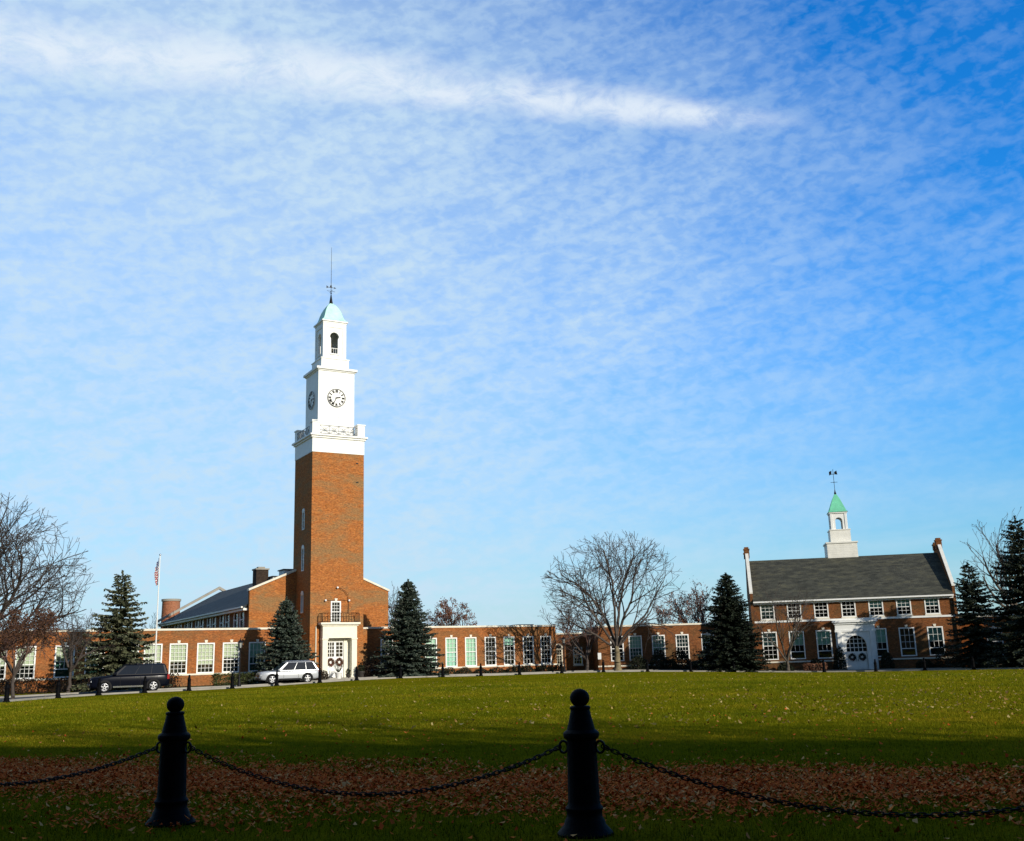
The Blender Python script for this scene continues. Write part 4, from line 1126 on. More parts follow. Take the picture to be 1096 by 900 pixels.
def bare_tree(name, label, cat, x, y, seed, stems, env, maxlvl=4, rmin=.014, trunk_h=0, trunk_r=.3, segl=.45, up=.10, wob=.10, prob=.75, ratio=.62, bark='bark', twig='twig', leaf=None, nleaf=0, leafsize=.12, group=None, ang=(22, 48), lean=(0, 0), kids=1.25, bigr=.055):
    """stems: list of (azimuth, tilt deg, length, radius); env: (cz, rxy, rz) ellipsoid that bounds the crown, relative to base; lean: crown centre offset"""
    rr = random.Random(seed)
    big, small, tips = [], [], []
    cz, rxy, rz = env
    def inside(p): return ((p.x-lean[0])/rxy)**2+((p.y-lean[1])/rxy)**2+((p.z-cz)/rz)**2 < 1.0
    def grow(p, d, ln, r, lvl):
        n = max(2, int(ln/segl)); st = ln/n
        rend = max(rmin*.8, r*.35)
        for i in range(n):
            t = (i+1)/n
            d = (d+Vector((rr.gauss(0, wob), rr.gauss(0, wob), rr.gauss(0, wob)+up*(.5 if lvl == 0 else 1.0)))).normalized()
            q = p+d*st
            ra = max(rmin*.8, r+(rend-r)*(i/n)); rb = max(rmin*.8, r+(rend-r)*t)
            (big if ra > bigr else small).append((p.copy(), q.copy(), ra, rb))
            p = q
            if lvl >= 1 and not inside(p) and p.z > cz*.5:
                tips.append(p.copy()); return
            if lvl < maxlvl and t > (.28 if lvl == 0 else .15):
                m = prob*kids
                while m > 0:
                    if rr.random() < m:
                        cd = rot_about(d, R(rr.uniform(*ang)), rr)
                        grow(p, cd, ln*ratio*rr.uniform(.7, 1.15)*(1.05-.45*t), max(rmin, rb*rr.uniform(.45, .7)), lvl+1)
                    m -= 1
        tips.append(p.copy())
    base = Vector((0, 0, -.15))
    if trunk_h > 0:
        k = 5; p = base; 
        for i in range(k):
            q = Vector((rr.gauss(0, .03), rr.gauss(0, .03), -.15+(trunk_h+.15)*(i+1)/k))
            ra = trunk_r*(1.35 if i == 0 else 1.0-.08*i); rb = trunk_r*(1.0-.08*(i+1))
            big.append((p.copy(), q.copy(), ra, rb)); p = q
        base = p
    for az, tilt, ln, r in stems:
        d = Vector((math.cos(R(az))*math.sin(R(tilt)), math.sin(R(az))*math.sin(R(tilt)), math.cos(R(tilt))))
        grow(base-Vector((0, 0, .1 if trunk_h else 0)), d, ln, r, 0)
    root = thing(name, label, cat, (x, y, gz(x, y)), 0, group)
    V, F = tubes_np(big, 8); np_mesh('trunk', V, F, M[bark], root)
    V, F = tubes_np(small, 3); np_mesh('crown', V, F, M[twig], root)
    if nleaf:
        n = nleaf; T = np.array([t[:] for t in tips]); C_ = T[rng.integers(0, len(T), n)]+rng.normal(0, .16, (n, 3))
        np_mesh('leaves', *cards(C_, leafsize), M[leaf], root)
    return root, len(big), len(small)
def cards(C_, size, flat=.0):
    n = len(C_)
    a = rng.normal(0, 1, (n, 3)); a /= np.linalg.norm(a, axis=1, keepdims=True)
    b = np.cross(a, rng.normal(0, 1, (n, 3))); b /= np.linalg.norm(b, axis=1, keepdims=True)
    s = size*(.6+.8*rng.random(n))[:, None]
    V = np.stack([C_-a*s, C_-b*s*.5, C_+a*s, C_+b*s*.5], 1)
    return V.reshape(-1, 3), np.arange(n*4).reshape(n, 4)

def spruce(label, x, y, h, rad_, seed, mat, droop=.35, sparse=1.0, base=.04, power=.85, group='spruce trees around the green', gap=.0, tier=.30, step=.17):
    rr = np.random.default_rng(seed); rad = rad_*1.72
    root = thing('spruce_tree', label, 'tree', (x, y, gz(x, y)), rr.random()*6, group)
    tr = MB(); tr.tube([(0,0,-.2),(0,0,h*.5),(0,0,h*.985)], h*.018+.04, 7, r1=.015); tr.build('trunk', M['bark'], root)
    P, D, Sd, S = [], [], [], []
    br = []
    z = h*base
    while z < h*.975:
        f = 1-z/h
        Lmax = rad*(f**power)*(1.0 if f > .02 else .5)+.08
        nb = max(6, int((7+15*f)*sparse))
        a0 = rr.random()*6.28
        tierj = rr.uniform(.78, 1.08)
        for k in range(nb):
            a = a0+2*PI*k/nb+rr.normal(0, .16)
            ln = Lmax*tierj*rr.uniform(.72, 1.1)
            if gap and rr.random() < gap: continue
            dz = -droop*(.35+.65*f) + .25*(1-f)
            dirh = np.array([math.cos(a), math.sin(a), 0]); perp = np.array([-math.sin(a), math.cos(a), 0])
            zz = z+rr.normal(0, .06)
            m = max(3, int(ln/step))
            pts = []
            for i in range(m+1):
                t = i/m
                pz = zz+ln*(dz*t+.30*t*t*droop*1.3)
                pts.append(np.array([0, 0, pz])+dirh*ln*t)
            for i in range(m): br.append((Vector(pts[i]), Vector(pts[i+1]), .012+.018*f*(1-i/m), .010+.018*f*(1-(i+1)/m)))
            for i in range(1, m+1):
                t = i/m
                wl = min(.55, .16+.42*ln*(1-t)*.55+.08)
                for sgn in (-1, 1):
                    for _ in range(2):
                        d = dirh*rr.uniform(.35, .9)+perp*sgn*rr.uniform(.5, 1.0)+np.array([0, 0, rr.uniform(-.55, .12)])
                        P.append(pts[i]+rr.normal(0, .03, 3)); D.append(d/np.linalg.norm(d)); S.append(wl*rr.uniform(.6, 1.15))
                d = dirh+np.array([0, 0, rr.uniform(-.3, .35)]); P.append(pts[i]); D.append(d/np.linalg.norm(d)); S.append(.22*rr.uniform(.7, 1.3))
                d = np.array([rr.normal(0,.3), rr.normal(0,.3), -1.0]); P.append(pts[i]); D.append(d/np.linalg.norm(d)); S.append(.2*rr.uniform(.6, 1.3))
        z += tier*(.55+.65*f)*rr.uniform(.8, 1.2)
    for k in range(40):
        a = rr.random()*6.28; zz = h*(.955+.045*rr.random()); P.append(np.array([0, 0, zz])); d = np.array([math.cos(a)*.8, math.sin(a)*.8, .7]); D.append(d/np.linalg.norm(d)); S.append(.16)
    V, F = tubes_np(br, 3); np_mesh('branches', V, F, M['bark'], root)
    P = np.array(P); D = np.array(D); S = np.array(S)[:, None]
    n = len(P)
    U = np.cross(D, rr.normal(0, 1, (n, 3))+np.array([0, 0, 1.5])); U /= np.linalg.norm(U, axis=1, keepdims=True)
    w = S*.20+.02
    # each spray is a thin four-sided blade with a broken tip
    V = np.stack([P-U*w*.4, P+D*S*.55-U*w, P+D*S, P+D*S*.55+U*w], 1).reshape(-1, 3)
    np_mesh('crown', V, np.arange(n*4).reshape(n, 4), M[mat], root)
    return root

def shrub(label, x, y, rx, ry, h, n, mat, seed, name='shrub', cat='shrub', rz=0, boxy=False, size=.075, group=None, zb=0.0):
    r_ = np.random.default_rng(seed)
    root = thing(name, label, cat, (x, y, gz(x, y)+zb), rz, group)
    if boxy:
        C_ = r_.uniform(-1, 1, (n, 3))
        ax = r_.integers(0, 3, n); sg = np.where(r_.random(n) < .5, -1, 1)
        edge = r_.random(n) < .7
        for k in range(3): C_[:, k] = np.where(edge & (ax == k), sg*(1-.12*r_.random(n)), C_[:, k])
        C_[:, 2] = np.abs(C_[:, 2]) if False else (C_[:, 2]+1)/2
        C_ += .06*r_.normal(0, 1, (n, 3))
    else:
        d = r_.normal(0, 1, (n, 3)); d /= np.linalg.norm(d, axis=1, keepdims=True)
        d[:, 2] = np.abs(d[:, 2])
        # lumpy outline from a few random lobes
        lob = r_.normal(0, 1, (9, 3)); lob /= np.linalg.norm(lob, axis=1, keepdims=True)
        bump = 1+.22*np.max(np.exp(6*(d@lob.T-1)), axis=1)-.15
        C_ = d*(bump*(.62+.38*r_.random(n)**.6))[:, None]
    C_ = C_*np.array([rx, ry, h])
    a = r_.normal(0, 1, (n, 3)); a /= np.linalg.norm(a, axis=1, keepdims=True)
    b = np.cross(a, r_.normal(0, 1, (n, 3))); b /= np.linalg.norm(b, axis=1, keepdims=True)
    s = size*(.6+.9*r_.random(n))[:, None]
    V = np.stack([C_-a*s, C_-b*s*.55, C_+a*s, C_+b*s*.55], 1).reshape(-1, 3)
    np_mesh('foliage', V, np.arange(n*4).reshape(n, 4), M[mat], root)
    st = []
    for k in range(14):
        a_ = r_.random()*6.28; e = r_.random()
        st.append((Vector((0, 0, -.1)) if not boxy else Vector((rx*.8*math.cos(a_)*e, ry*.5*math.sin(a_), -.1)), Vector((rx*.7*math.cos(a_)*e, ry*.7*math.sin(a_)*e, h*.8)), .025, .008))
    V, F = tubes_np(st, 4); np_mesh('stems', V, F, M['bark'], root)
    return root

# --- spruces
def px2x(px, d): return (px-548)/1100*d
spruce('grey green spruce with ragged drooping tiers behind the dark car', -30.3, 79.5, 8.95, 2.35, 11, 'needle_grey', .55, .78, .05, .80, gap=.08, tier=.42)
spruce('dense blue green spruce at the left foot of the clock tower behind the silver car', -19.75, 89.0, 7.15, 1.95, 12, 'needle', .35, 1.05)
spruce('dense blue green spruce at the right foot of the clock tower', -9.9, 94.5, 8.6, 2.2, 13, 'needle', .35, 1.1)
spruce('broad dark spruce between the right wing and the school house', 20.1, 99.8, 9.2, 2.45, 14, 'needle_dark', .35, 1.0, .03, .8, gap=.06)
spruce('dark drooping spruce at the right gable end of the school house', 40.9, 94.0, 9.3, 2.15, 15, 'needle_mid', .7, .8, .03, .72, gap=.12, tier=.4)
spruce('tallest spruce, at the right edge of the photo', 42.6, 87.5, 12.6, 2.8, 16, 'needle_mid', .55, .85, .03, .78, tier=.42, gap=.1)
spruce('tall spruce beyond the right edge of the photo, second from edge', 50.5, 86, 13.5, 3.2, 17, 'needle_mid', .45, .9, tier=.45)

spruce('tall spruce well beyond the right edge, on the drive side', 57, 79, 14.5, 3.2, 18, 'needle_mid', .45, .9, tier=.5, step=.25)
spruce('tall spruce well beyond the right edge, beside the low wing', 53.5, 93.5, 12.0, 3.0, 19, 'needle_mid', .45, .9, tier=.5, step=.25)
spruce('tall spruce far beyond the right edge, outermost', 64.5, 76, 15.5, 3.4, 20, 'needle_mid', .45, .9, tier=.5, step=.25)

# --- bare trees
tree0, _, _ = bare_tree('bare_tree', 'large bare tree with a forked pale trunk before the right wing', 'tree', 9.4, 101.0, 21,
          [(200,40,8.2,.16),(150,22,9.4,.18),(60,12,10.2,.19),(10,26,9.2,.17),(330,46,8.0,.15),(250,16,9.6,.17),(100,34,8,.14),(180,56,7.6,.14),(0,60,7.0,.13)], (7.4, 7.0, 5.9),
          5, .018, 2.3, .36, .42, .03, .105, .475, .66, 'bark_pale', 'twig', ang=(24, 56), bigr=.175)
bare_tree('bare_tree', 'great bare tree spreading in from the left edge of the photo', 'tree', -37.4, 69.5, 22,
          [(20,38,9.4,.22),(340,30,9.8,.22),(60,22,9.4,.2),(180,35,8.5,.2),(260,30,8.5,.2),(10,64,8.4,.17),(120,25,8.6,.18),(350,50,9.4,.2)], (7.4, 8.4, 6.3),
          5, .016, 1.8, .42, .42, .03, .11, .48, .66, 'bark', 'twig', ang=(24, 54), bigr=.2)
bare_tree('small_tree', 'small tree with withered red brown leaves at the far left', 'tree', -29.7, 62.0, 23,
          [(0,30,2.9,.07),(70,25,3.1,.08),(140,34,2.8,.07),(210,28,3.0,.07),(290,34,2.8,.07),(30,8,3.4,.08)], (3.4, 2.5, 2.2),
          4, .010, 1.5, .12, .3, .05, .12, .95, .62, 'twig', 'twig_red', 'leaf_dull', 8000, .06, ang=(22, 50))
bare_tree('small_tree', 'small tree of grey twigs behind the red brown leafy tree', 'tree', -32.6, 76.5, 24,
          [(0,34,3.4,.09),(60,24,3.6,.09),(130,30,3.4,.09),(200,26,3.6,.09),(280,34,3.4,.09),(330,12,3.8,.09)], (4.2, 3.2, 2.9),
          5, .012, 1.6, .15, .32, .04, .12, .68, .6, 'twig', 'twig', ang=(22, 50))
bare_tree('small_tree', 'small dark thicket tree before the low link', 'tree', 6.6, 103.0, 25,
          [(0,26,4.0,.10),(70,20,4.3,.10),(140,28,4.0,.10),(215,24,4.2,.10),(290,30,3.8,.09),(180,42,3.2,.08)], (4.6, 2.9, 3.4),
          5, .016, 1.2, .2, .36, .07, .11, .85, .62, 'twig', 'twig_red', ang=(20, 46))
bare_tree('small_tree', 'slim multi stemmed bare tree before the school house left windows', 'tree', 25.0, 98.6, 26,
          [(0,24,5.2,.11),(80,16,5.6,.11),(170,24,5.2,.11),(260,18,5.4,.11),(200,34,4.6,.09)], (6.3, 3.7, 4.4),
          5, .012, 1.0, .2, .4, .05, .09, .55, .62, 'bark', 'twig', ang=(20, 44))
bare_tree('bare_tree', 'bare tree rising behind the tallest right hand spruce', 'tree', 51.5, 108.0, 27,
          [(180,24,7.5,.2),(120,18,8,.2),(240,26,7.5,.2),(0,24,7.5,.2),(150,40,7.2,.18),(200,45,6.8,.17)], (10.8, 6.8, 6.2),
          5, .018, 4.5, .36, .5, .05, .09, .55, .6, 'bark', 'twig', ang=(20, 46))
# --- trees behind the wings
bg = 'bare trees behind the school wings'
bare_tree('bare_tree', 'rounded red brown tree showing over the roof of the middle wing', 'tree', -7.6, 122.0, 31,
          [(0,36,4.2,.13),(60,26,4.6,.13),(120,36,4.2,.12),(180,30,4.6,.13),(240,36,4.2,.12),(300,28,4.6,.13)], (5.2, 3.8, 3.1),
          5, .022, 2.6, .26, .4, .04, .11, .7, .6, 'bark', 'twig_red', 'leaf_brown', 3200, .10, group=bg)
bare_tree('bare_tree', 'grey bare tree just right of the tower gable behind the spruce', 'tree', -13.4, 118.0, 32,
          [(0,26,5.2,.13),(90,20,5.6,.13),(180,26,5.2,.13),(270,22,5.4,.13)], (6.4, 3.4, 4.2), 5, .018, 2.6, .24, .42, .06, .1, .6, .6, 'bark', 'twig', group=bg)
bare_tree('bare_tree', 'brown bare tree behind the right wing beside the broad dark spruce', 'tree', 21.0, 122.0, 33,
          [(0,30,5.4,.15),(60,22,5.8,.15),(130,30,5.4,.14),(200,26,5.6,.15),(280,30,5.2,.14)], (5.8, 4.2, 4.4), 5, .022, 2.6, .28, .42, .05, .11, .72, .6, 'bark', 'twig_red', 'leaf_brown', 1800, .1, group=bg)
bare_tree('bare_tree', 'low brown bare tree behind the right wing near its middle', 'tree', 16.6, 120.0, 34,
          [(0,30,3.4,.12),(80,26,3.7,.12),(160,32,3.4,.12),(250,28,3.6,.12)], (4.6, 2.9, 2.6), 5, .022, 2.2, .2, .4, .05, .11, .72, .6, 'bark', 'twig_red', 'leaf_brown', 1200, .1, group=bg)
bare_tree('bare_tree', 'faint bare tree over the low link roof', 'tree', 5.2, 126.0, 35,
          [(0,30,4.2,.1),(90,26,4.6,.1),(180,32,4.2,.1),(270,28,4.4,.1)], (5.0, 3.4, 3.0), 5, .018, 2.6, .2, .42, .05, .11, .6, .6, 'bark', 'twig', group=bg)
k = 0
names = ['grey bare tree behind the left wing beside the flagpole', 'grey bare tree behind the left wing between spruce and great tree', 'grey bare tree behind the left wing left of the round chimney',
         'grey bare tree behind the left wing at the far left edge', 'low grey bare tree behind the left wing right of the flagpole']
for (x, y, s), lab in zip(((-47.5,121,41), (-52.5,118,42), (-43.5,128,43), (-58,114,44), (-40.5,124,45)), names):
    bare_tree('bare_tree', lab, 'tree', x, y, s, [(0,30,4.4,.12),(60,24,4.8,.12),(130,30,4.4,.12),(200,26,4.6,.12),(280,30,4.4,.12)], (5.0, 4.3, 3.3), 5, .018, 2.4, .22, .42, .05, .11, .6, .6, 'bark', 'twig', group=bg)

# unseen bare trees added between viewer and hall to soften the hall's shadow edge
ah = math.atan2(-.27, .96)
for k, u in enumerate((9, 16, 25, 32, 41, 48, 57, 65, 73)):
    v = 2.0+1.6*((k*5) % 3)
    bx_t, by_t = 4+u*math.cos(ah)-v*math.sin(ah), -9+u*math.sin(ah)+v*math.cos(ah)
    dup(tree0, None, (bx_t, by_t, -.1), k*1.3, 'unseen bare tree added before the long brick hall to soften its shadow', (.98+.32*((k*3) % 4)/3,)*3)['group'] = 'unseen bare trees added to soften the hall shadow'

# --- shrubs and hedges
def al(px, d): return (px2x(px, d), d)
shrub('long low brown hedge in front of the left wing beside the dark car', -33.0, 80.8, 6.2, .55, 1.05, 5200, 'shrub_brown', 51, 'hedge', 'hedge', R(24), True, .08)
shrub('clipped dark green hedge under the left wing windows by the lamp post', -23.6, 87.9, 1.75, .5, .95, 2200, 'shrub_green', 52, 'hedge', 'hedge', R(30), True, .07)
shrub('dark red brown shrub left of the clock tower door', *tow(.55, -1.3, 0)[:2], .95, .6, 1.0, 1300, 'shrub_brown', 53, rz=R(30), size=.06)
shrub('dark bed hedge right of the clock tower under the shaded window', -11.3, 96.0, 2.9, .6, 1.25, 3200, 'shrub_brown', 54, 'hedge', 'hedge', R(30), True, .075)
rs = random.Random(8)
cl = ['first', 'second', 'third', 'fourth', 'fifth', 'sixth', 'seventh', 'eighth']
for k in range(8):
    x, y = wpt(14.3+1.75*k, -1.0)
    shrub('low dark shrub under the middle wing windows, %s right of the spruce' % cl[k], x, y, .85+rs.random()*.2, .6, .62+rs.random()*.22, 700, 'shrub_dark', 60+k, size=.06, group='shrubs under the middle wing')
for k, (px, hh, rx, mt) in enumerate(((672,1.5,1.2,'shrub_dark'), (692,2.2,1.0,'shrub_dark'), (716,2.35,1.1,'shrub_dark'), (742,2.3,1.0,'shrub_dark'), (704,1.2,1.2,'shrub_dark'), (730,1.1,1.2,'shrub_dark'), (757,1.5,1.0,'shrub_green'))):
    labs = ['dark bush right beside the forked bare tree trunk', 'tall dark bush left of the second right wing window', 'tall dark bush between the second and third right wing windows', 'tall dark bush left of the last right wing window',
            'low dark bush under the second right wing window', 'low dark bush under the third right wing window', 'olive green bush at the left foot of the broad dark spruce']
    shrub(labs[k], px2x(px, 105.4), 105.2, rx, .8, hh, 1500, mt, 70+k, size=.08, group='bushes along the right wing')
sb = [(-6.9, 'dark bush at the left end of the school house', .9, .9), (-3.9, 'low dark bush left of the arched entrance', 1.0, 1.2), (-1.75, 'upright dark bush touching the left side of the arched entrance', .62, 2.3), (2.5, 'upright dark bush on the right side of the arched entrance', .7, 1.9),
      (5.9, 'dark bush under the brown reflecting window of the school house', 1.0, .9), (8.0, 'big dark bush at the right end of the school house', 1.3, 2.2)]
for k, (x, lab, rx, hh) in enumerate(sb):
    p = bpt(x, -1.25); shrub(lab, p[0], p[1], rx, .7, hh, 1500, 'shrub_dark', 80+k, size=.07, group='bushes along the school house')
p = bpt(-4.2, -3.0)
shrub('low clipped orange brown hedge left of the arched entrance', p[0], p[1], 1.0, .5, .72, 1100, 'leaf_brown', 90, 'hedge', 'hedge', R(BA), True, .06)
shrub('massed dark bush between the two right hand spruces', 42.0, 92.0, 2.0, 1.2, 2.0, 2600, 'shrub_dark', 91, size=.09)
shrub('massed dark bush at the foot of the tallest right spruce', 44.5, 86.0, 2.4, 1.2, 1.5, 2600, 'shrub_dark', 92, size=.09)
# planting beds under the wings (soil)
def bed(p, a, x0, x1, y0, y1):
    mb = MB(); ca, sa = math.cos(R(a)), math.sin(R(a))
    nx_ = 12; vs = []
    for j in range(2):
        for i in range(nx_+1):
            x = x0+(x1-x0)*i/nx_; y = y0 if j == 0 else y1
            X, Y = p[0]+x*ca-y*sa, p[1]+x*sa+y*ca; vs.append((X, Y, gz(X, Y)+.035))
    mb.add(vs, [(i, i+1, nx_+2+i, nx_+1+i) for i in range(nx_)])
    tag(mb.build('planting_bed', M['mulch']), kind='structure')
bed((-19.68, 95.42), 30, -40, -1, -1.7, -.1); bed((-19.68, 95.42), 30, 6, 27, -1.9, -.1); bed((9, 107.5), 4, -1, 15, -2.6, -.1); bed((bx0, by0), BA, -9.3, -2.3, -2.4, -.1); bed((bx0, by0), BA, 2.4, 9.6, -2.4, -.1)

# ------------------------------------------------------------------ pots by the tower door
def pot(label, loc, rz, mat_pot, green, sc_=1.0, spiky=False, group=None):
    t = thing('potted_plant', label, 'potted plant', loc, rz, group)
    MB().lathe([(.16,0),(.2,.05),(.26,.42),(.3,.46),(.3,.52),(.26,.52)], 14).build('pot', mat_pot, t, True)
    r_ = np.random.default_rng(int(abs(loc[0]*100)))
    if spiky:
        S = []
        for k in range(26):
            a = r_.random()*6.28; e = r_.uniform(.25, .5)
            S.append((Vector((0,0,.45)), Vector((math.cos(a)*e, math.sin(a)*e*.6, .45+r_.uniform(.35, .75))), .02, .008))
        V, F = tubes_np(S, 4); np_mesh('sprigs', V, F, M[green], t)
    else:
        C_ = r_.normal(0, 1, (420, 3)); C_ /= np.linalg.norm(C_, axis=1, keepdims=True); C_ *= np.array([.3, .3, .36])*(.6+.4*r_.random(420))[:, None]; C_[:, 2] += .75
        V, F = cards(C_, .05); np_mesh('foliage', V, F, M[green], t)
    t.scale = (sc_,)*3
    return t
pot('white pot with dark sprigs fanning out before the tower door', tow(DC-.35, -1.25, .0), R(30), M['globe'], 'shrub_dark', 1.15, True)
pot('small dark pot with round evergreen right of the white pot', tow(DC+.55, -1.25, .0), R(30), M['terracotta'], 'shrub_dark', .8)
pot('dark urn with tall evergreen beside the right door pilaster', tow(DC+1.75, -1.3, .0), R(30), M['terracotta'], 'shrub_dark', 1.15)

# ------------------------------------------------------------------ lamps, sign, flag
def street_lamp(label, x, y, h):
    t = thing('street_lamp', label, 'street lamp', (x, y, gz(x, y)), .4, 'black lantern street lamps')
    MB().lathe([(.16,0),(.16,.1),(.11,.25),(.09,.6),(.06,.7),(.05,h-.75),(.075,h-.72),(.075,h-.68),(.04,h-.66)], 12).build('post', M['iron'], t, True)
    lan = MB()
    for k in range(6):
        a = k*PI/3; ca, sa = math.cos(a), math.sin(a)
        lan.tube([(.11*ca,.11*sa,h-.62),(.18*ca,.18*sa,h-.2)], .012, 4)
    lan.lathe([(.05,h-.66),(.12,h-.63),(.12,h-.6)], 12); lan.lathe([(.23,h-.2),(.22,h-.16),(.12,h-.05),(.05,h),(.03,h+.1),(.005,h+.16)], 12)
    lan.build('lantern', M['iron'], t)
    MB().lathe([(.10,h-.6),(.165,h-.21)], 12).build('lantern_glass', M['lantern_glass'], t, True)
street_lamp('black lantern lamp post before the left wing, left of the silver car', px2x(256.5, 82), 82, 3.55)
street_lamp('black lantern lamp post at the right end of the middle wing', px2x(595, 101), 101, 3.3)
sg = thing('sign', 'small blank white sign on a post left of the forked bare tree', 'sign', (px2x(632, 100), 100, gz(8, 100)), R(-5))
MB().tube([(0,0,-.1),(0,0,1.75)], .03, 6).build('post', M['iron'], sg)
MB().box(-.16, .16, -.045, -.032, 1.15, 1.75).build('panel', M['white'], sg)
fpx, fpy = -27.3, 79.0
fp = thing('flagpole', 'tall white flagpole rising behind the dark car', 'flagpole', (fpx, fpy, gz(fpx, fpy)))
MB().tube([(0,0,0),(0,0,10.0)], .065, 8, r1=.035).build('pole', M['steel'], fp, True)
MB().sphere((0,0,10.07), .08, 10, 8).build('finial', M['chrome'], fp, True)
MB().lathe([(.2,0),(.2,.06),(.11,.12),(.09,.3)], 12).build('base', M['steel'], fp, True)
def flag_material():
    m, nt, b, out = nmat('flag_cloth')
    uv = N(nt, 'ShaderNodeUVMap'); uv.uv_map = 'UVMap'
    sp = N(nt, 'ShaderNodeSeparateXYZ'); L(nt, uv.outputs[0], sp.inputs[0])
    st = math_(nt, 'MODULO', math_(nt, 'FLOOR', math_(nt, 'MULTIPLY', sp.outputs[1], 13.0)), 2.0)
    col = mix(nt, st, (.45,.02,.03), (.75,.75,.72))
    can = math_(nt, 'MULTIPLY', math_(nt, 'LESS_THAN', sp.outputs[0], .4), math_(nt, 'GREATER_THAN', sp.outputs[1], 6/13))
    # rows of white stars as small dots
    fu = math_(nt, 'SUBTRACT', math_(nt, 'FRACT', math_(nt, 'MULTIPLY', sp.outputs[0], 15.0)), .5); fv = math_(nt, 'SUBTRACT', math_(nt, 'FRACT', math_(nt, 'MULTIPLY', sp.outputs[1], 13.0*5/7)), .5)
    rr_ = math_(nt, 'ADD', math_(nt, 'MULTIPLY', fu, fu), math_(nt, 'MULTIPLY', fv, fv))
    star = math_(nt, 'LESS_THAN', rr_, .07)
    cc_ = mix(nt, star, (.02,.03,.14), (.8,.8,.8))
    L(nt, mix(nt, can, col, cc_), b.inputs['Base Color']); b.inputs['Roughness'].default_value = .8
    return m
fm = bpy.data.meshes.new('flag')
nu, nv = 36, 14; fl_, hz = 2.2, 1.25
vs, fs, uvs = [], [], []
for j in range(nv+1):
    for i in range(nu+1):
        u, v = i/nu, j/nv
        # limp flag: fly end hangs down in folds beside the pole
        out_ = .10+.34*(1-math.exp(-2.0*u))*(.55+.45*v)
        fold = math.sin(u*19+v*1.5)*.11*u**.5
        vs.append((out_+fold*.45, fold*.9, 9.85-hz*(1-v)-u*1.15*(.75+.25*v)))
        uvs.append((u, v))
for j in range(nv):
    for i in range(nu): a = j*(nu+1)+i; fs.append((a, a+1, a+nu+2, a+nu+1))
fm.from_pydata(vs, [], fs); ul = fm.uv_layers.new(name='UVMap')
for lp in fm.loops: ul.data[lp.index].uv = uvs[lp.vertex_index]
fm.polygons.foreach_set('use_smooth', [True]*len(fm.polygons)); fm.materials.append(flag_material())
fo = bpy.data.objects.new('flag', fm); COL.objects.link(fo); fo.location = (fpx, fpy, gz(fpx, fpy)); fo.rotation_euler = (0, 0, R(150)); sm = fo.modifiers.new('thickness', 'SOLIDIFY'); sm.thickness = .006
tag(fo, 'limp red white and blue striped flag at the top of the white pole', 'flag')

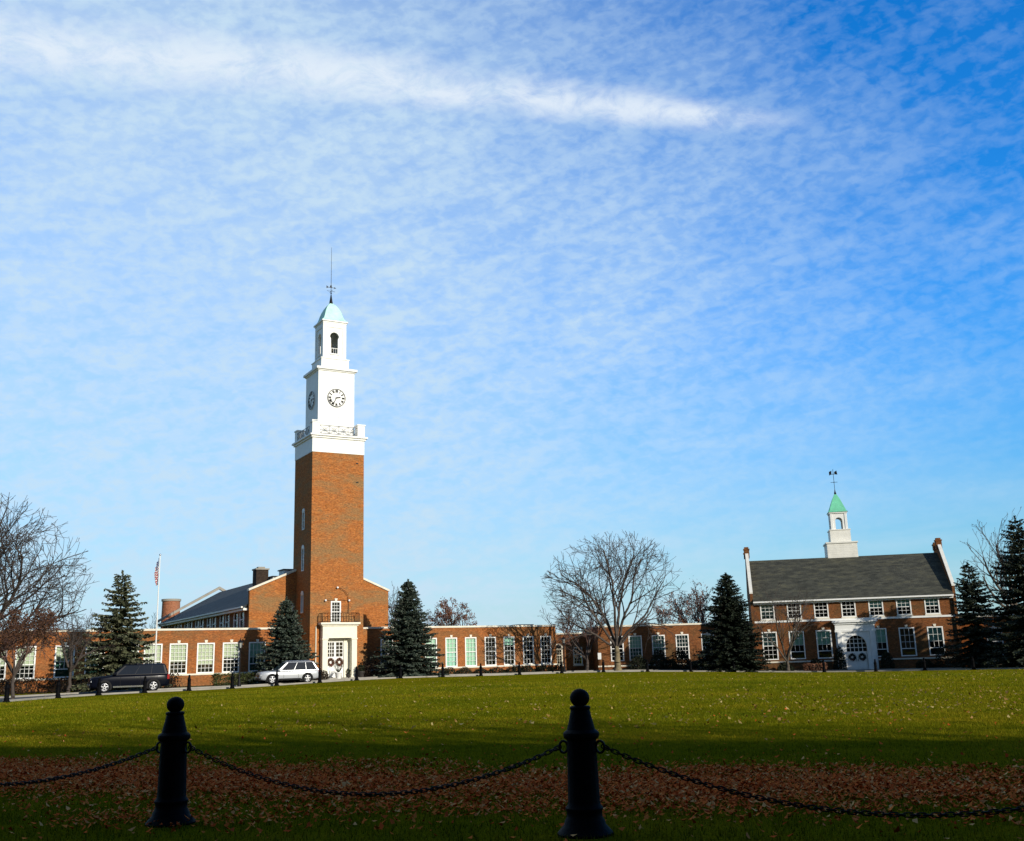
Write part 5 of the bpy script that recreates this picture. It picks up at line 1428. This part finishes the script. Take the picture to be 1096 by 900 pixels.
# ------------------------------------------------------------------ cars
def car(label, loc, rz, Ln, W, H, paint, zc, hood, xw, xr0, xr1, xb1, xb0, belt, wr, rear_box):
    """local +x is the front. hood: bonnet height; xw windscreen base, xr0/xr1 roof front/back, xb1.. rear glass; belt: height of waist line"""
    t = thing('parked_car', label, 'car', loc, rz, 'cars parked on the far drive')
    hw = W/2; hl = Ln/2
    secs = [(hl, .72, zc+.16, hood*.80), (hl-.09, .87, zc+.05, hood*.915), (hl-.36, .965, zc, hood*.975), (xw+.5, .99, zc-.02, hood), (xw, 1.0, zc-.02, belt),
            (0, 1.0, zc-.02, belt), (-hl*.6, 1.0, zc-.02, belt+.01), (-hl+.35, .985, zc, belt+.02), (-hl+.08, .93, zc+.06, belt), (-hl, .86, zc+.14, belt-.12)]
    ringv, fs = [], []
    for x, wf, zb, zt in secs:
        w = hw*wf; m_ = zb+(zt-zb)*.5
        ringv.append([(x,-w*.86,zb),(x,-w*.98,zb+.10),(x,-w,m_),(x,-w*.985,zt-.12),(x,-w*.90,zt-.015),(x,-w*.5,zt+.02),(x,w*.5,zt+.02),(x,w*.90,zt-.015),(x,w*.985,zt-.12),(x,w,m_),(x,w*.98,zb+.10),(x,w*.86,zb)])
    k = 12; V = [p for r_ in ringv for p in r_]
    for i in range(len(secs)-1):
        for j in range(k):
            fs.append((i*k+j, i*k+(j+1)%k, (i+1)*k+(j+1)%k, (i+1)*k+j))
    fs.append(tuple(range(k))); fs.append(tuple(range(len(secs)*k-1, (len(secs)-1)*k-1, -1)))
    mb = MB(); mb.add(V, fs)
    # cabin: waist ring to roof ring
    wa, wb_ = hw*.965, hw*.80
    def ring(z, x0, x1, w, cr=.0): return [(x0,-w,z),(x0,w,z),(x1,w,z),(x1,-w,z)]
    zr = H-.05
    cv = ring(belt-.02, xw, xb0, wa)+ring(zr, xr0, xr1, wb_)+ring(H, xr0-.18, xr1+.15, wb_*.82)
    cf = []
    for q in range(2):
        for j in range(4): cf.append((q*4+j, q*4+(j+1)%4, (q+1)*4+(j+1)%4, (q+1)*4+j))
    cf.append((8,9,10,11))
    mb.add(cv, cf)
    body = mb.build('body', M[paint], t, True, .06)
    # glass: side windows on the sloping cabin sides
    def side(u0, u1, v0, v1, sgn, off=.012):
        def pt(u, v):
            xa = xw+(xr0-xw)*v; xb_ = xb0+(xr1-xb0)*v
            x = xa+(xb_-xa)*u; w = wa+(wb_-wa)*v+off
            return (x, sgn*w, belt-.02+(zr-belt+.02)*v)
        q = [pt(u0,v0), pt(u1,v0), pt(u1,v1), pt(u0,v1)]
        return q
    for sgn in (-1, 1):
        for (u0, u1) in ((.075,.392), (.400,.683), (.691,.945)):
            q = side(u0, u1, .06, .94, sgn)
            MB().quad(*q).build('side_window', M['carglass'], t)
    def cap(xa, xb_, v0, v1, out):
        f = lambda v: (xa+(xb_-xa)*v+out, (wa+(wb_-wa)*v)*.96, belt-.02+(zr-belt+.02)*v)
        a, b = f(v0), f(v1)
        return [(a[0],-a[1],a[2]+.012),(a[0],a[1],a[2]+.012),(b[0],b[1],b[2]+.012),(b[0],-b[1],b[2]+.012)]
    MB().quad(*cap(xw, xr0, .08, .93, .014)).build('windscreen', M['windshield'], t)
    MB().quad(*cap(xb0, xr1, .15, .9, -.014)).build('rear_window', M['carglass'], t)
    # wheels and arches
    ax = hl-.92; rxw = -hl+1.05
    for xx in (ax, rxw):
        for sgn in (-1, 1):
            ar = MB(); n_ = 20
            pts = [(xx+(wr+.075)*math.cos(a), wr+(wr+.075)*math.sin(a)) for a in [PI*(-.12)+PI*1.24*i/n_ for i in range(n_+1)]]
            ar.prism(pts, sgn*(hw-.02), sgn*(hw+.012)); ar.build('wheel_arch', M['black_plastic'], t)
            y = sgn*(hw+.01)
            tyre = MB(); tyre.lathe([(wr*.62,-.02),(wr*.93,-.02),(wr,.03),(wr,.2),(wr*.93,.24),(wr*.62,.24)], 24, axis='y', caps=False)
            to = tyre.build('wheel', M['rubber'], t, True)
            rim = MB(); rim.lathe([(wr*.64,-.03),(wr*.6,-.035),(wr*.56,.0),(.05,.0)], 24, axis='y', caps=False)
            for s5 in range(5):
                a = 2*PI*s5/5+.3; d = Vector((math.cos(a), 0, math.sin(a))); e = Vector((-d.z, 0, d.x))*.035
                rim.add([(d*.04-e*1.3)+Vector((0,-.045,0)), (d*.04+e*1.3)+Vector((0,-.045,0)), d*wr*.58+e+Vector((0,-.04,0)), d*wr*.58-e+Vector((0,-.04,0))], [(0,1,2,3)])
            rim.build('rim', M['alloy'], to, True)
            to.location = (xx, y, wr)
            if sgn > 0: to.rotation_euler = (0, 0, PI)
    # lamps, grille, bumpers, mirrors, trim
    for sgn in (-1, 1):
        m_ = MB(); m_.frustum(hl-.14, sgn*hw*.66, hood*.66, hood*.80, .10, .19, .06, .17); m_.build('headlight', M['lamp_lens'], t, True, .02)
        m_ = MB(); m_.box(-hl-.015, -hl+.14, sgn*hw*.86-.09, sgn*hw*.86+.09, belt-.38, belt-.06); m_.build('tail_light', M['red_lens'], t, False, .02)
        m_ = MB(); m_.box(xw-.28, xw-.08, sgn*(hw+.02)-.02, sgn*(hw+.02)+.15*sgn+.02*0, belt+.0, belt+.15) if sgn > 0 else m_.box(xw-.28, xw-.08, -hw-.17, -hw+.0, belt, belt+.15)
        m_.build('wing_mirror', M[paint], t, False, .03)
        m_ = MB()
        for xx in (xw-.55, (xw+xb0)/2-.02, xb0+.75): m_.box(xx-.008, xx+.008, sgn*(hw+.004)-.004, sgn*(hw+.004)+.004, zc+.15, belt-.08)
        m_.build('door_seam', M['black_plastic'], t)
        m_ = MB(); m_.box(ax-.55, rxw+.55, sgn*(hw+.006)-.012, sgn*(hw+.006)+.012, zc+.02, zc+.12); m_.build('sill_trim', M['black_plastic'] if paint == 'silver' else M['chrome'], t)
        for xx in ((xw+xb0)/2+.28, xb0+1.05):
            m_ = MB(); m_.box(xx-.1, xx+.1, sgn*(hw+.012)-.014, sgn*(hw+.012)+.014, belt-.2, belt-.165); m_.build('handle', M['chrome'] if paint == 'navy' else M[paint], t)
        m_ = MB(); m_.tube([(xr0-.25, sgn*wb_*.86, H+.0), (xr0-.35, sgn*wb_*.86, H+.05), (xr1+.35, sgn*wb_*.86, H+.05), (xr1+.22, sgn*wb_*.86, H)], .02, 5); m_.build('roof_rail', M['chrome'] if paint == 'silver' else M['black_plastic'], t)
    m_ = MB(); m_.box(hl-.06, hl+.022, -hw*.40, hw*.40, hood*.56, hood*.76)
    gr = m_.build('grille', M['black_plastic'], t, False, .015)
    b_ = MB()
    for z in (hood*.61, hood*.66, hood*.71): b_.box(hl+.023, hl+.035, -hw*.38, hw*.38, z-.012, z+.012)
    b_.build('grille_bar', M['chrome'], gr)
    m_ = MB(); m_.box(hl-.25, hl+.03, -hw*.72, hw*.72, zc+.02, zc+.2); m_.build('front_bumper', M['black_plastic'] if paint == 'silver' else M[paint], t, False, .03)
    for sgn in (-1, 1):
        m_ = MB(); m_.lathe([(.07,0),(.07,.03)], 12, (hl+.0, sgn*hw*.6, zc+.24), 'x'); m_.build('fog_light', M['lamp_lens'], t)
    m_ = MB(); m_.box(-hl-.03, -hl+.2, -hw*.82, hw*.82, zc+.02, zc+.22); m_.build('rear_bumper', M['black_plastic'] if paint == 'silver' else M[paint], t, False, .03)
    m_ = MB(); m_.box(-hl-.02, -hl+.01, -.26, .26, belt-.45, belt-.33); m_.build('number_plate', M['offwhite'], t)
    return t
x, y = -27.25, 73.7
car('large dark navy suv parked left, facing left, before the left wing', (x, y, gz(x, y)+.012), R(207), 5.15, 2.0, 1.9, 'navy', .34, 1.14, 1.2, .42, -2.28, 0, -2.50, 1.20, .40, True)
x, y = -18.85, 86.0
car('silver suv parked before the tower entrance, facing left', (x, y, gz(x, y)+.012), R(207), 4.85, 1.95, 1.76, 'silver', .32, 1.05, 1.12, .30, -1.92, 0, -2.36, 1.05, .39, False)

# ------------------------------------------------------------------ world: sky with a thin veil of cloud and one long streak
w = bpy.data.worlds.new('World'); sc.world = w; w.use_nodes = True
nt = w.node_tree; nt.nodes.clear()
out = nt.nodes.new('ShaderNodeOutputWorld'); bgn = nt.nodes.new('ShaderNodeBackground'); L(nt, bgn.outputs[0], out.inputs[0])
bgn.inputs[1].default_value = .096
sky = nt.nodes.new('ShaderNodeTexSky'); sky.sky_type = 'NISHITA'; sky.sun_disc = False
sky.sun_elevation = R(SUN_EL); sky.sun_rotation = R(180-SUN_AZ); sky.altitude = 200; sky.air_density = 1.0; sky.dust_density = .6; sky.ozone_density = 3.0
hs = N(nt, 'ShaderNodeHueSaturation'); hs.inputs['Saturation'].default_value = 1.35; hs.inputs['Value'].default_value = 1.0
L(nt, sky.outputs[0], hs.inputs['Color'])
tc = N(nt, 'ShaderNodeTexCoord'); sp = N(nt, 'ShaderNodeSeparateXYZ'); L(nt, tc.outputs['Generated'], sp.inputs[0])
X, Y, Z = sp.outputs
# clear polarised blue away from the sun, paler on the sun's side
skyc = mix(nt, 1.0, hs.outputs[0], mix(nt, mrange(nt, Y, -.1, .5), (.85, .9, .95), mix(nt, mrange(nt, Z, -.05, .34), (.92, 1.28, 1.34), (.60, 2.10, 2.72))), 'MULTIPLY')
zc_ = math_(nt, 'ADD', math_(nt, 'MAXIMUM', Z, 0.0), .06)
U = math_(nt, 'DIVIDE', X, zc_); V_ = math_(nt, 'DIVIDE', Y, zc_)
P = N(nt, 'ShaderNodeCombineXYZ'); L(nt, U, P.inputs[0]); L(nt, V_, P.inputs[1])
def noise(scale, detail, rough, dist=0, rot=0, sx=1, sy=1, off=0):
    mp = N(nt, 'ShaderNodeMapping'); mp.inputs['Rotation'].default_value = (0, 0, R(rot)); mp.inputs['Scale'].default_value = (sx, sy, 1); mp.inputs['Location'].default_value = (off, off*.7, 0)
    L(nt, P.outputs[0], mp.inputs[0])
    n = N(nt, 'ShaderNodeTexNoise', Scale=scale, Detail=detail, Roughness=rough, Distortion=dist); L(nt, mp.outputs[0], n.inputs['Vector'])
    return n.outputs[0]
mpp = N(nt, 'ShaderNodeMapping'); mpp.inputs['Rotation'].default_value = (0, R(16), R(0)); mpp.inputs['Scale'].default_value = (.72, 1, 1.35); L(nt, tc.outputs['Generated'], mpp.inputs[0])
puffn = N(nt, 'ShaderNodeTexNoise', Scale=92.0, Detail=4.0, Roughness=.55, Distortion=.3); L(nt, mpp.outputs[0], puffn.inputs['Vector']); puff = puffn.outputs[0]
ra = math_(nt, 'ADD', math_(nt, 'MULTIPLY', X, 11*.966), math_(nt, 'MULTIPLY', Z, 11*.259)); rb = math_(nt, 'ADD', math_(nt, 'MULTIPLY', X, -46*.259), math_(nt, 'MULTIPLY', Z, 46*.966))
rc = N(nt, 'ShaderNodeCombineXYZ'); L(nt, ra, rc.inputs[0]); L(nt, rb, rc.inputs[1])
rn = N(nt, 'ShaderNodeTexNoise', Scale=1.0, Detail=4.0, Roughness=.55, Distortion=.5); L(nt, rc.outputs[0], rn.inputs['Vector']); rip = rn.outputs[0]
big = noise(1.1, 4.0, .55, .3, 10, 1, 1, 5.3)
# veil is thicker to the left (west) and near the horizon
cov = math_(nt, 'SUBTRACT', .80, math_(nt, 'MULTIPLY', X, 1.5))
cov = math_(nt, 'ADD', cov, math_(nt, 'MULTIPLY', math_(nt, 'SUBTRACT', big, .5), .7))
cov = math_(nt, 'SUBTRACT', cov, math_(nt, 'MULTIPLY', mrange(nt, Z, .40, .60), .30))
cov = math_(nt, 'MULTIPLY', math_(nt, 'MINIMUM', math_(nt, 'MAXIMUM', cov, .05), .95), math_(nt, 'MULTIPLY', mrange(nt, Y, -.1, .45, .15, 1.0), mrange(nt, X, -.95, -.5, .25, 1.0)))  # cover thinned out of view, behind and far left, to dim ambient light
tex = math_(nt, 'ADD', math_(nt, 'MULTIPLY', mrange(nt, puff, .33, .67), .55), math_(nt, 'MULTIPLY', mrange(nt, rip, .33, .67), .45))
veil = math_(nt, 'MULTIPLY', cov, math_(nt, 'ADD', .66, math_(nt, 'MULTIPLY', tex, .32)))
rw_ = math_(nt, 'MULTIPLY', math_(nt, 'MULTIPLY', mrange(nt, Y, .1, .5), mrange(nt, Z, .06, .3)), mrange(nt, X, -.35, .25, .0, .18))
veil = math_(nt, 'ADD', veil, math_(nt, 'MULTIPLY', math_(nt, 'SUBTRACT', tex, .5), rw_))
veil = math_(nt, 'MAXIMUM', math_(nt, 'MINIMUM', veil, .95), .0)
veilN = veil
# low haze towards the horizon
haz = math_(nt, 'POWER', math_(nt, 'SUBTRACT', 1.0, math_(nt, 'MINIMUM', math_(nt, 'MAXIMUM', Z, 0.0), 1.0)), 7.0)
c1 = mix(nt, math_(nt, 'MULTIPLY', haz, .55), skyc, (4.5, 6.1, 8.0))
c2 = mix(nt, veilN, c1, (6.1, 7.95, 9.5))
# streak: a line in the cloud plane with a feathered, tapering edge
import_pts = STREAK = ((-.729, 1.325), (.51, 1.628))
(ax_, ay_), (bx_, by_) = STREAK
dl = math.hypot(bx_-ax_, by_-ay_); tx, ty = (bx_-ax_)/dl, (by_-ay_)/dl
nwarp = noise(3.0, 6.0, .65, .6, 0, 1, 1, 9.0); nfn = N(nt, 'ShaderNodeTexNoise', Scale=30.0, Detail=8.0, Roughness=.68, Distortion=.5); L(nt, mpp.outputs[0], nfn.inputs['Vector']); nfine = nfn.outputs[0]
du = math_(nt, 'SUBTRACT', U, ax_); dv = math_(nt, 'SUBTRACT', V_, ay_)
sl_ = math_(nt, 'ADD', math_(nt, 'MULTIPLY', du, tx), math_(nt, 'MULTIPLY', dv, ty))
pd = math_(nt, 'ADD', math_(nt, 'MULTIPLY', du, -ty), math_(nt, 'MULTIPLY', dv, tx))
pd = math_(nt, 'ADD', pd, math_(nt, 'MULTIPLY', math_(nt, 'SUBTRACT', nwarp, .5), .13))
wd = mrange(nt, sl_, -.2, dl, .125, .036, False)
core = math_(nt, 'SUBTRACT', 1.0, mrange(nt, math_(nt, 'DIVIDE', math_(nt, 'ABSOLUTE', pd), wd), .0, 1.25))
endf = math_(nt, 'SUBTRACT', 1.0, mrange(nt, sl_, dl-.20, dl+.05)); 
stk = math_(nt, 'MULTIPLY', math_(nt, 'MULTIPLY', core, endf), mrange(nt, nfine, .30, .62, .3, 1.0))
c3 = mix(nt, math_(nt, 'MULTIPLY', stk, .9), c2, (8.2, 9.1, 10.1))
L(nt, c3, bgn.inputs[0])

# ------------------------------------------------------------------ sun and camera
sd = bpy.data.lights.new('sun', 'SUN'); sd.energy = 4.6; sd.angle = R(.5); sd.color = (1.0, .93, .80)
so = bpy.data.objects.new('sun', sd); COL.objects.link(so); so.rotation_euler = SDIR.to_track_quat('Z', 'Y').to_euler(); so.location = (30, -30, 40)
cd = bpy.data.cameras.new('camera'); cd.sensor_width = 36; cd.sensor_fit = 'HORIZONTAL'; cd.lens = 36*1100/1096; cd.clip_start = .1; cd.clip_end = 6000
co = bpy.data.objects.new('camera', cd); COL.objects.link(co)
pt_, rl = math.atan(254/1100), R(1.7)
Fw = Vector((0, math.cos(pt_), math.sin(pt_))); R0 = Vector((1, 0, 0)); U0 = Vector((0, -math.sin(pt_), math.cos(pt_)))
Rt = R0*math.cos(rl)-U0*math.sin(rl); Up = R0*math.sin(rl)+U0*math.cos(rl)
mw_ = Matrix((Rt, Up, -Fw)).transposed().to_4x4(); mw_.translation = Vector((0, 0, 1.335))
co.matrix_world = mw_
sc.camera = co
